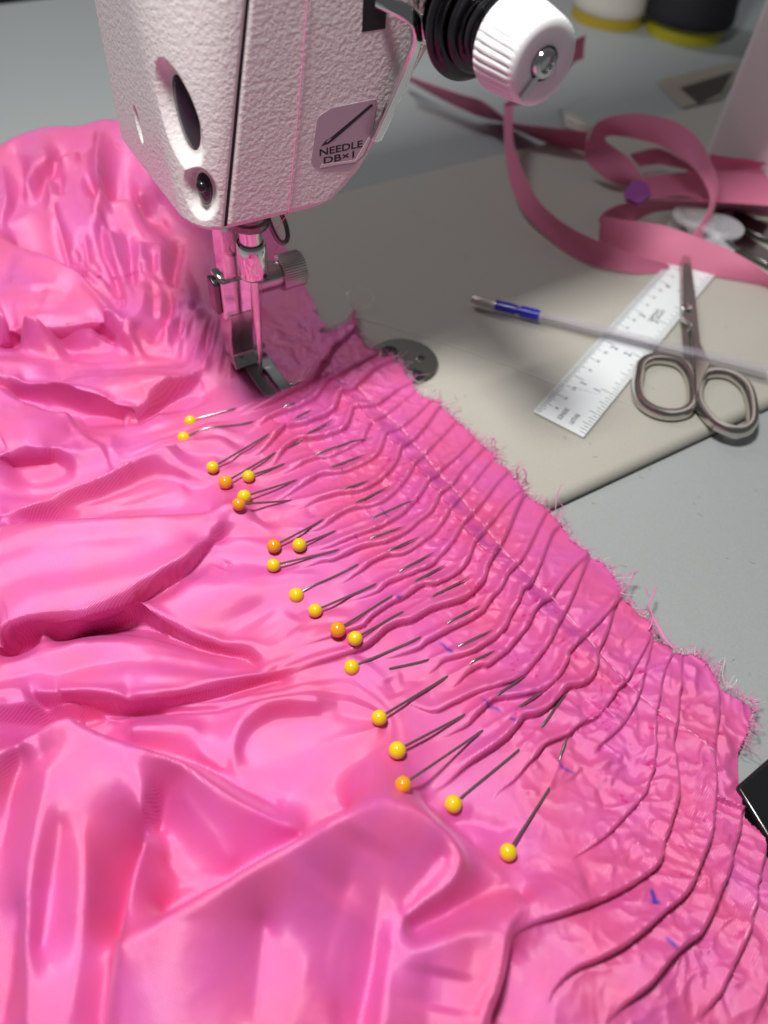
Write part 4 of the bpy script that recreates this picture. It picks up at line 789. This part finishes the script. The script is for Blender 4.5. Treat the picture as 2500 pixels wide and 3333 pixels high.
for k, (hd_, vis, en, ex, tp, org, hid) in enumerate(PINS):
    r_ = 1.95 + .1 * math.sin(k * 2.7)
    q_en = hit(*en, 0.15); q_in = q_en + np.array([0, 0, -.9]); q_ex = hit(*ex, .1); q_exi = q_ex + np.array([0, 0, -.8]); q_tp = hit(*tp, .75)
    if hid:                                            # head partly behind a fold: lies along the shaft, just under the crest
        a_ = hit(*(vis or en), .3); qh = hit(*hd_, -.1) if hid == 1 else P(*hd_, a_[2] - 2.0)
    else: qh = hit(*hd_, r_ * (.15 if k in (10, 14, 19) else .95))
    def over(a_, b_, n_, lift):                       # straight run kept clear of the cloth
        out = []
        for i_ in range(n_ + 1):
            q_ = a_ * (1 - i_ / n_) + b_ * (i_ / n_); out.append(np.array([q_[0], q_[1], max(q_[2], sample(FIN, q_[0], q_[1]) + lift)]))
        return out
    up1 = over(qh, q_en, 6, .28); up2 = over(q_ex, q_tp, 5, .34); up1[0] = qh
    if hid == 2: up1 = up1[1:]
    g = G(); pt = up1 + [q_en * .75 + q_exi * .25 - np.array([0, 0, .8]), q_en * .3 + q_exi * .7 - np.array([0, 0, .8])] + up2
    g.tube(pt, [.33] * (len(pt) - 3) + [.30, .2, .04], 10)
    root = empty('pin', qh); tag(root, PIN_LABELS[k], 'pin', 'pins holding the pleats')
    g.build('shaft', pin_steel, root)
    sphere(qh, r_).build('head', orange if org else yellow, root)

# ------------------------------------------------------------------ frayed edge, loose threads, stitching
fray_m = mat('frayed_yarn', (.80, .22, .50), .6); fray_w = mat('pale_yarn', (.80, .72, .75), .6)
def fray(name, m_, n, seed, ln):
    rs = np.random.RandomState(seed); g = G(); seg = np.diff(EW, axis=0); L_ = np.hypot(seg[:, 0], seg[:, 1]); L_[:2] = 0; cum = np.cumsum(L_) / L_.sum()
    lim = np.searchsorted(cum, .80)
    for _ in range(n):
        i = min(int(np.searchsorted(cum, rs.rand() * .86)), len(seg) - 2); t_ = rs.rand(); p_ = EW[i] + seg[i] * t_ + rs.randn(2) * .35
        nn = np.array([seg[i][1], -seg[i][0]]) / (L_[i] + 1e-6)
        if nn @ np.array([1, .9]) < 0: nn = -nn
        z_ = max(sample(FIN, p_[0] - nn[0] * .5, p_[1] - nn[1] * .5), .1) + rs.rand() * .3; ll = ln * (.3 + rs.rand() ** 3 * 3.2); d_ = nn + rs.randn(2) * .8
        a_ = np.array([*p_, z_]) - np.array([*nn, 0]) * .4; b_ = a_ + np.array([*(d_ * ll * .5), .25 + rs.rand() * .4]); c_ = b_ + np.array([*((d_ + rs.randn(2) * .9) * ll * .5), -.1 + rs.randn() * .3])
        g.tube(catmull([a_, b_, c_], 3), [.07] * 6 + [.03], 4, False)
    o = g.build(name, m_, dress); tag(o, kind='stuff'); return o
fray('frayed_edge', fray_m, 1300, 5, .75); fray('frayed_lining', fray_w, 350, 6, .5)
def loose(pts, rad, m_, name='loose_thread', parent=dress):
    return G().tube(catmull([P(x, y, z) for x, y, z in pts], 5), rad, 6).build(name, m_, parent)
loose([(2112,2050,1),(2126,2010,2),(2112,1970,3),(2128,1935,4),(2136,1908,4)], .22, fray_m); loose([(2112,1945,4),(2104,1918,5),(2102,1915,5)], .18, fray_m)
loose([(2122,2000,2),(2150,2050,1),(2168,2085,1),(2195,2110,1)], .3, fray_m); loose([(2118,1990,2),(2140,2040,2),(2160,2080,2)], .2, fray_m)
loose([(2025,1930,1),(2030,1890,3),(2050,1865,4),(2078,1860,4)], .16, fray_m); loose([(2030,1925,1),(2048,1905,3),(2058,1880,3),(2070,1862,3)], .16, fray_m)
loose([(1685,1530,2),(1680,1545,3),(1684,1525,5),(1690,1516,6)], .18, fray_m); loose([(1697,1575,1),(1710,1560,3),(1712,1540,5),(1702,1524,6)], .26, fray_m)
loose([(1598,1450,2),(1604,1430,4),(1616,1440,4),(1620,1436,4)], .16, fray_m); loose([(1610,1460,2),(1612,1440,4),(1604,1424,5),(1590,1432,4)], .14, fray_m)
loose([(1808,1662,1),(1812,1620,3),(1822,1590,5),(1830,1575,6)], .14, fray_m); loose([(1815,1690,1),(1840,1665,2),(1826,1640,3)], .12, fray_m)
loose([(2448,2320,1),(2462,2310,1),(2475,2300,1)], .15, fray_m)
# white stitches along the tape
st = G(); cr_ = catmull(np.array(TUCK_R), 6)
acc = [hit(x, y, .12) for x, y in cr_[::1]]
for i in range(0, len(acc) - 2, 2): st.tube([acc[i], acc[i] * .5 + acc[i + 1] * .5 + np.array([0, 0, .12]), acc[i + 1]], .11, 5)
o = st.build('stitching', mat('white_thread', (.85, .60, .70), .6), dress); tag(o, kind='stuff')
sm = G(); acc = [hit(x, y, .1) for x, y in catmull(np.array(O(640,1490, 730,1510, 880,1520, 1080,1530, 1200,1490, 1290,1480, 1390,1560, 1540,1590, 1659,1660)), 6)]
for i in range(0, len(acc) - 2, 2): sm.tube([acc[i], acc[i + 1]], .22, 5)
o = sm.build('seam_stitching', mat('magenta_thread', (.62, .02, .22), .6), dress); tag(o, kind='stuff')
# ------------------------------------------------------------------ clear nylon thread ends
nylon = mat('clear_nylon', (.85, .85, .85), .15, coat=.5); nylon.node_tree.nodes['Principled BSDF'].inputs['Alpha'].default_value = .3
o = loose([(1150,1000,1),(1130,960,3),(1160,935,4),(1205,945,4),(1210,985,3),(1180,1005,1),(1140,1020,1),(1250,1056,.4),(1450,1118,.3),(1640,1184,.3),(1740,1222,.6),(1800,1242,1.6),(1900,1268,1.7),(2020,1305,.4),(2080,1330,.3)], .16, nylon, 'clear_thread', None)
tag(o, 'clear nylon thread curling by the foot and lying across the steel ruler', 'thread')
o = loose([(2330,2200,-2),(2345,2150,0),(2360,2140,2),(2352,2200,3),(2372,2240,2),(2398,2215,2),(2390,2200,3),(2362,2245,0),(2340,2220,-1),(2350,2165,1)], .14, nylon, 'clear_thread', None)
tag(o, 'curl of clear nylon thread at the frayed right edge of the fabric', 'thread')

# ------------------------------------------------------------------ steel ruler
Ra = P(1735, 1345, 0); Rb = P(1895, 1425, 0); Rdir = (P(2150, 885, 0) - Ra); Rdir /= np.linalg.norm(Rdir); Rw = np.array([Rdir[1], -Rdir[0], 0]); RWID = 19.0
def RP(a_, b_, z): return Ra + Rdir * a_ + Rw * b_ + np.array([0, 0, z])
ruler = empty('steel_ruler', RP(75, 9, .3)); tag(ruler, 'six inch steel ruler with black graduations lying on the machine bed', 'ruler')
G().box(lambda a_, b_, z: RP(a_, b_, z), 0, 155, 0, RWID, .35, 1.1).build('blade', mat('satin_steel', (.88, .91, .92), .42, .1, bump=(3000, .02, 2)), ruler, True, .15, 2)
tk = G()
for i in range(1, 32 * 6):                                             # 32nds along the left edge
    a_ = i * 25.4 / 32
    if a_ > 153: break
    l_ = 6.2 if i % 32 == 0 else 4.6 if i % 16 == 0 else 3.8 if i % 8 == 0 else 3.0 if i % 4 == 0 else 2.5 if i % 2 == 0 else 2.0
    tk.box(RP, a_ - .13, a_ + .13, .25, l_, 1.11, 1.12)
for i in range(1, 16 * 6):
    a_ = i * 25.4 / 16
    if a_ > 153: break
    l_ = 6.0 if i % 16 == 0 else 4.4 if i % 8 == 0 else 3.6 if i % 4 == 0 else 2.9 if i % 2 == 0 else 2.2
    tk.box(RP, a_ - .13, a_ + .13, RWID - l_, RWID - .25, 1.11, 1.12)
o = tk.build('graduations', ink, ruler, False); tag(o, kind='stuff')
def rtext(s, a_, b_, h_, rot=True, sx=1.0):
    cu = bpy.data.curves.new('print', 'FONT'); cu.body = s; cu.size = 1; cu.offset = .012; cu.align_x = 'CENTER'; cu.align_y = 'CENTER'; o = bpy.data.objects.new('t', cu); COL.objects.link(o)
    me = bpy.data.meshes.new_from_object(o.evaluated_get(bpy.context.evaluated_depsgraph_get())); bpy.data.objects.remove(o)
    for q in me.vertices:
        x_, y_ = q.co.x * h_ * 1.38 * sx, q.co.y * h_ * 1.38
        q.co = Vector(RP(a_ + x_, b_ - y_, 1.13) * MM)
    me.materials.append(ink); o = bpy.data.objects.new('print', me); COL.objects.link(o); under(o, ruler)
for i in range(1, 6):
    rtext(str(i), i * 25.4 - 1.6, 7.0, 2.6); rtext(str(i), i * 25.4 - 1.6, 12.4, 2.6)
    for k_, s_ in ((8, '8'), (16, '16'), (24, '24')): rtext(s_, (i - 1) * 25.4 + k_ * 25.4 / 32, 5.6, 1.3)
rtext('32NDS', 5.2, 8.6, 1.6); rtext('16THS', 5.4, 12.8, 1.6); rtext('CORPORATE', 78, 10.4, 1.5, True, .8); rtext('GRADUATE', 80, 12.2, 1.3, True, .8)

# ------------------------------------------------------------------ clear-barrelled pen
pen = empty('marking_pen', P(2000, 1090, 2)); tag(pen, 'clear barrelled marking pen with blue plug lying across the ruler', 'pen')
pa = P(1533, 972, 3.2); pb = P(2560, 1228, 4.4); pd = pb - pa; plen = np.linalg.norm(pd); pd /= plen
def along(x, y):
    d = CF + CR * ((x - 1250.0) / FPX) - CU * ((y - 1666.5) / FPX); n_ = np.array([0, 0, 1.0]); q = P(x, y, 3.5); return (q - pa) @ pd
s1, s2, s3 = along(1613, 990), along(1690, 1008), along(1757, 1025)
G().lathe(pa, pd, [(0, .3), (.4, 1.1), (1.2, 1.5), (s1 * .9, 1.75), (s1, 1.75), (s1, .2)], 28).build('tip', mat('grey_tip', (.55, .54, .50), .3, .6), pen)
blue = mat('blue_plastic', (.01, .01, .42), .25, coat=.3)
G().lathe(pa + pd * s1, pd, [(0, .3), (0, 1.9), (s2 - s1 - 1, 1.9), (s2 - s1 - .8, 1.45), (s2 - s1 + .4, 1.45), (s2 - s1 + .6, 2.05), (s3 - s1, 2.05), (s3 - s1, .2)], 28).build('plug', blue, pen)
MILK = mat('milky_tube', (.55, .50, .56), .3); MILK.node_tree.nodes['Principled BSDF'].inputs['Alpha'].default_value = .14
clear = mat('clear_plastic', (.62, .58, .64), .12, coat=.2); clear.node_tree.nodes['Principled BSDF'].inputs['Alpha'].default_value = .13
G().lathe(pa + pd * (s3 - .6), pd, [(0, 2.1), (0, 2.45), (plen - s3 - 3, 3.0), (plen - s3 - 2, 2.0), (plen - s3 - 3, 2.35), (1, 2.1)], 6).build('barrel', clear, pen, False)
G().lathe(pa + pd * (s3 + 1), pd, [(0, 1.1), (plen - s3 - 8, 1.1), (plen - s3 - 8, .8), (0, .8)], 16).build('ink_tube', MILK, pen)

# ------------------------------------------------------------------ scissors
sc = empty('scissors', P(2240, 1180, 0)); tag(sc, 'small chrome scissors with two oval finger loops beside the ruler', 'scissors')
sc_m = mat('nickel', (.62, .59, .54), .13, 1.0)
def bowl(px_pts, parent):
    c_ = catmull([P(x, y, 2.2) for x, y in px_pts + [px_pts[0], px_pts[1]]], 6)[:-6]
    g = G(); n_ = len(c_) - 1; ctr = c_[:-1].mean(0); vs = []; fs = []
    prof = [(-1.9, -1.1), (-1.9, .6), (-1.2, 1.6), (0, 1.9), (1.2, 1.6), (1.9, .6), (1.9, -1.1), (1.0, -1.9), (-1.0, -1.9)]
    for i in range(n_):
        t_ = c_[(i + 1) % n_] - c_[i - 1]; t_[2] = 0; t_ /= np.linalg.norm(t_); o_ = np.array([t_[1], -t_[0], 0])
        for a_, z_ in prof: vs.append(c_[i] + o_ * a_ + np.array([0, 0, z_]))
    m_ = len(prof)
    for i in range(n_):
        j = (i + 1) % n_
        for k_ in range(m_): fs.append((i * m_ + k_, i * m_ + (k_ + 1) % m_, j * m_ + (k_ + 1) % m_, j * m_ + k_))
    g.add(vs, fs); return under(g.build('finger_loop', sc_m), parent)
Zs = Z_(1700, 1000, 2.074)
bowl(Zs(785,450, 800,390, 860,350, 950,345, 1050,370, 1110,420, 1145,500, 1150,620, 1120,690, 1050,720, 960,720, 870,690, 800,630, 775,540), sc)
bowl(Zs(1195,500, 1230,450, 1310,435, 1400,450, 1480,500, 1530,570, 1555,680, 1550,780, 1500,830, 1420,835, 1310,790, 1230,710, 1190,640, 1185,560), sc)
def blade(pxs, z0, th, name, m_=sc_m):
    g = G().prism([P(x, y, z0) for x, y in pxs], (0, 0, th)); return under(g.build(name, m_, None, True, .35, 2), sc)
blade(Zs(1085,420, 1060,60, 1056,-300, 1066,-760, 1104,-300, 1128,140, 1150,560, 1130,640, 1110,520), 1.4, 1.7, 'blade')
blade(Zs(1165,640, 1150,330, 1130,140, 1075,100, 1072,-300, 1076,-760, 1130,-300, 1165,-40, 1195,260, 1260,400, 1205,520), 3.3, 1.5, 'blade')
under(G().lathe(P(*Zs(1110, 10)[0], 4.6), (0, 0, 1), [(0, 2.1), (.7, 2.1), (1.1, 1.6), (1.1, .1)], 24).build('pivot_screw', chrome), sc)

# ------------------------------------------------------------------ pink tape in loops
def tape_material():
    m = bpy.data.materials.new('pink_twill_tape'); m.use_nodes = True; nt = m.node_tree; b_ = nt.nodes['Principled BSDF']; b_.inputs['Base Color'].default_value = (.66, .17, .30, 1); b_.inputs['Roughness'].default_value = .6
    b_.inputs['Sheen Weight'].default_value = .3; b_.inputs['Sheen Tint'].default_value = (1, .6, .75, 1)
    tc = nt.nodes.new('ShaderNodeTexCoord'); w_ = nt.nodes.new('ShaderNodeTexWave'); w_.inputs['Scale'].default_value = 420; nt.links.new(tc.outputs['Object'], w_.inputs['Vector'])
    bp = nt.nodes.new('ShaderNodeBump'); bp.inputs['Distance'].default_value = .0001; bp.inputs['Strength'].default_value = .5; nt.links.new(w_.outputs['Fac'], bp.inputs['Height']); nt.links.new(bp.outputs['Normal'], b_.inputs['Normal']); return m
tp_m = tape_material(); R3 = Z_(1600, 0, 1.843); R2 = Z_(1050, 0, 1.746)
tape = G()
def strip(rows):
    """rows: (edge point, height, other edge point, height)"""
    a_ = catmull([P(*p_, z_) for p_, z_, q_, y_ in rows], 6); b_ = catmull([P(*q_, y_) for p_, z_, q_, y_ in rows], 6); n_ = len(a_); vs = []; fs = []
    NW = 7
    for i in range(n_):
        t_ = a_[min(i + 1, n_ - 1)] - a_[max(i - 1, 0)]; nn = np.cross(t_, b_[i] - a_[i]); nn /= np.linalg.norm(nn) + 1e-6
        for s_ in (-.14, .14):
            for k_ in range(NW): f_ = k_ / (NW - 1); vs.append(a_[i] * (1 - f_) + b_[i] * f_ + nn * (s_ + .5 * math.sin(math.pi * f_)))
    for i in range(n_ - 1):
        for s_ in (0, NW):
            for k_ in range(NW - 1): fs.append((i * 2 * NW + s_ + k_, i * 2 * NW + s_ + k_ + 1, (i + 1) * 2 * NW + s_ + k_ + 1, (i + 1) * 2 * NW + s_ + k_))
        for k_ in (0, NW - 1): fs.append((i * 2 * NW + k_, (i + 1) * 2 * NW + k_, (i + 1) * 2 * NW + NW + k_, i * 2 * NW + NW + k_))
    tape.add(vs, fs)
def rz(pts, z): return [(p_, z_) for p_, z_ in zip(pts, z)]
def S(Za, up_, zu, lo_, zl): strip([(p_, a_, q_, b_) for p_, a_, q_, b_ in zip(Za(*up_), zu, Za(*lo_), zl)])
S(R3, (1900,1830, 1659,1645, 1450,1510, 1200,1410, 1000,1345, 800,1320, 660,1295), (6, 7, 9, 11, 12, 12, 10), (1850,1880, 1659,1725, 1320,1655, 1060,1592, 900,1545, 740,1490, 642,1440), (.5, .5, .5, .5, .5, .5, .5))
S(R3, (655,1295, 700,1255, 800,1220, 1000,1195, 1300,1205, 1700,1235), (10, 12, 12, 12, 13, 14), (650,1345, 740,1335, 850,1330, 1010,1262, 1300,1250, 1700,1300), (3, 3, 3, 3, 3, 3))
S(R3, (130,600, 128,830, 180,1000, 280,1200, 450,1350, 640,1445, 900,1540, 1060,1585), (20, 16, 14, 12, 11, 10, 6, 3), (75,620, 78,850, 110,1080, 200,1280, 400,1480, 600,1590, 850,1640, 1080,1625), (16, 10, 6, 3, .5, .5, .5, .5))
S(R3, (128,610, 150,520, 300,380, 500,240, 565,212), (20, 24, 30, 34, 35), (78,630, 120,640, 330,560, 480,390, 552,350), (16, 16, 18, 22, 23))
strip([(a_, za, b_, zb) for a_, za, b_, zb in zip(R2(470,420, 540,450, 650,490, 800,540, 900,570, 1000,640) + R3(130,738, 300,760, 580,790), (10, 10, 10, 11, 11, 10, 10, 11, 12), R2(480,450, 560,500, 700,575, 850,645, 940,675, 1030,695) + R3(130,770, 340,860, 560,912), (3, 2, 1, 0, -2, -3, -3, -1, 1))])
S(R3, (930,1100, 830,955, 690,850, 700,815, 760,815, 850,830, 1000,868, 1140,950, 1240,1040, 1310,1180, 1285,1290, 1205,1410), (8, 12, 16, 18, 19, 20, 20, 19, 18, 15, 11, 6), (820,1122, 690,1075, 560,950, 590,810, 650,725, 800,685, 950,690, 1120,740, 1260,860, 1356,1080, 1340,1240, 1255,1445), (2, 4, 8, 18, 24, 27, 28, 27, 24, 17, 11, 3))
S(R3, (905,1060, 1100,1040, 1280,1010, 1480,950, 1700,990), (9, 10, 12, 16, 16), (950,1190, 1150,1180, 1330,1212, 1500,1232, 1700,1245), (5, 5, 6, 7, 7))
S(R3, (830,925, 1000,890, 1150,960, 1235,1010), (8, 9, 9, 9), (890,1000, 1000,985, 1140,1010, 1240,1040), (3, 3, 4, 5))
S(R3, (1310,925, 1480,950, 1700,985), (18, 18, 18), (1330,1060, 1480,1060, 1700,1060), (10, 10, 10))
o = tape.build('pink_tape', tp_m); tag(o, 'long pink woven tape lying in loose standing loops behind the ruler', 'tape')
pc = empty('plastic_clip', P(*R3(870, 1180)[0], 13)); tag(pc, 'small purple plastic chip lying on the pink tape loops', 'clip')
G().prism([P(x, y, 12.5) for x, y in R3(790,1165, 850,1100, 935,1125, 950,1190, 880,1240, 800,1210)], (0, 0, 2.0)).build('chip', mat('purple_plastic', (.36, .07, .36), .35), pc, True, .5)
# things under and behind the tape
clr = mat('clear_bobbin', (.85, .85, .88), .08, coat=.6); clr.node_tree.nodes['Principled BSDF'].inputs['Alpha'].default_value = .3
for (x, y, lab_) in ((*R3(1180, 1390)[0], 'clear plastic bobbin under the tape, left one of the pair'), (*R3(1340, 1450)[0], 'clear plastic bobbin under the tape, right one of the pair')):
    bo = empty('bobbin', P(x, y, 0)); tag(bo, lab_, 'bobbin', 'clear bobbins under the tape')
    G().lathe(P(x, y, .2), (0, 0, 1), [(0, 2.5), (0, 9.5), (1.2, 9.5), (1.2, 4), (6.6, 4), (6.6, 9.5), (7.8, 9.5), (7.8, 2.5)], 40).build('spool', clr, bo)
sn = empty('thread_snips', P(2420, 790, 2)); tag(sn, 'dark steel thread snips lying under the pink tape at the right edge', 'snips')
for q_ in (R3(1330,1290, 1380,1300, 1500,1420, 1700,1560, 1760,1640, 1650,1610, 1450,1500, 1350,1400), R3(1340,1240, 1420,1250, 1560,1330, 1750,1420, 1800,1500, 1600,1440, 1440,1360)):
    G().prism([P(x, y, 1) for x, y in q_], (0, 0, 2.2)).build('arm', dark_steel, sn, True, .4)
G().lathe(P(*R3(1410, 1290)[0], 3), (0, 0, 1), [(0, 2.4), (1.4, 2.4), (1.9, 1.6), (1.9, .1)], 24).build('pivot', chrome, sn)
tw = empty('tweezers', P(1870, 400, 0)); tag(tw, 'fine steel tweezers with dark points, behind the tape loop on the table', 'tweezers')
G().prism([P(x, y, TABLE_Z + .6) for x, y in R3(400,660, 470,690, 600,760, 760,830, 760,870, 590,790, 440,720)], (0, 0, 1.4)).build('prong', steel, tw, True, .3)
G().prism([P(x, y, TABLE_Z + 2.6) for x, y in R3(405,670, 450,730, 560,780, 760,880, 760,915, 560,815, 430,760)], (0, 0, 1.2)).build('prong', steel, tw, True, .3)
# hinge cushion let into the table behind the bed
hg = empty('bed_hinge', P(2280, 290, TABLE_Z)); tag(hg, 'tan hinge plate with dark recess set into the table behind the bed', 'hinge')
G().prism([P(x, y, TABLE_Z + .1) for x, y in R3(990,500, 1040,480, 1480,370, 1500,430, 1370,600, 1150,655, 1090,610)], (0, 0, 1.2)).build('plate', mat('tan_plate', (.36, .32, .25), .45), hg, True, .4)
G().prism([P(x, y, TABLE_Z + 1.2) for x, y in R3(1130,530, 1450,430, 1380,560, 1240,625)], (0, 0, .3)).build('recess', mat('dark_brown_rubber', (.06, .05, .04), .6), hg, False)
# ------------------------------------------------------------------ cones of thread
def wound(name, col):
    m = mat(name, col, .7, bump=(900, .25, 2)); return m
def cone(px_, lab_, body_col, base_col, r0, hbase, r1, off):
    c_ = P(*px_, TABLE_Z); e_ = empty('thread_cone', c_); tag(e_, lab_, 'thread cone', 'cones of thread at the back')
    G().lathe(c_, (0, 0, 1), [(0, r0), (hbase, r0 * .97), (hbase, r0 * .7)], 56).build('cone_base', mat('base_' + lab_[:6], base_col, .4), e_)
    pr = [(hbase + .1, r0 * .6), (hbase + .2, r1 * .97), (hbase + 2, r1)] + [(hbase + 2 + k_ * 4, r1 - k_ * .55 + .25 * (k_ % 2)) for k_ in range(1, 26)]
    G().lathe(c_, (0, 0, 1), pr, 64).build('thread', wound('wound_' + lab_[:5], body_col), e_)
cone((1975, 58), 'white thread cone with dull yellow base, left of the black one', (.62, .58, .52), (.42, .30, .02), 24, 6.5, 24.5, 0)
cone((2222, 105), 'black thread cone on a lime yellow base at the back', (.008, .008, .012), (.40, .37, .015), 25, 9, 29, 0)
# ------------------------------------------------------------------ black box at the lower right edge
q0 = P(2403, 2565, 6); bk = empty('black_box', P(2500, 2600, TABLE_Z)); tag(bk, 'glossy black plastic box poking out at the right edge under the fabric', 'box')
pe = [P(x, y, 1.5) for x, y in ((2398,2560),(2520,2452),(2900,2700),(2700,3050))]
G().prism([p_ + np.array([0, 0, -5.2]) for p_ in pe], (0, 0, 5.2)).build('shell', gloss_black, bk, True, .8)

# ------------------------------------------------------------------ lint and clipped yarn on the bed and table
rs = np.random.RandomState(12); lint = G()
for _ in range(130):
    x, y = rs.uniform(1050, 2480), rs.uniform(250, 2250)
    z0 = 0.08 if ((P(x, y, 0) - ORG) @ FD) < 85 else TABLE_Z + .08
    a_ = P(x, y, z0); an = rs.rand() * 6.28; ln_ = rs.uniform(.3, 1.2) if rs.rand() < .9 else rs.uniform(2, 5)
    b_ = a_ + np.array([math.cos(an), math.sin(an), 0]) * ln_; c_ = b_ + np.array([math.cos(an + rs.randn()), math.sin(an + rs.randn()), 0]) * ln_ * .8
    lint.tube(catmull([a_, b_, c_], 3), .07, 4, False)
tag(lint.build('lint', mat('lint', (.30, .24, .25), .8)), 'scattered grey lint specks and yarn clippings on the bed and table', 'lint', kind='stuff')
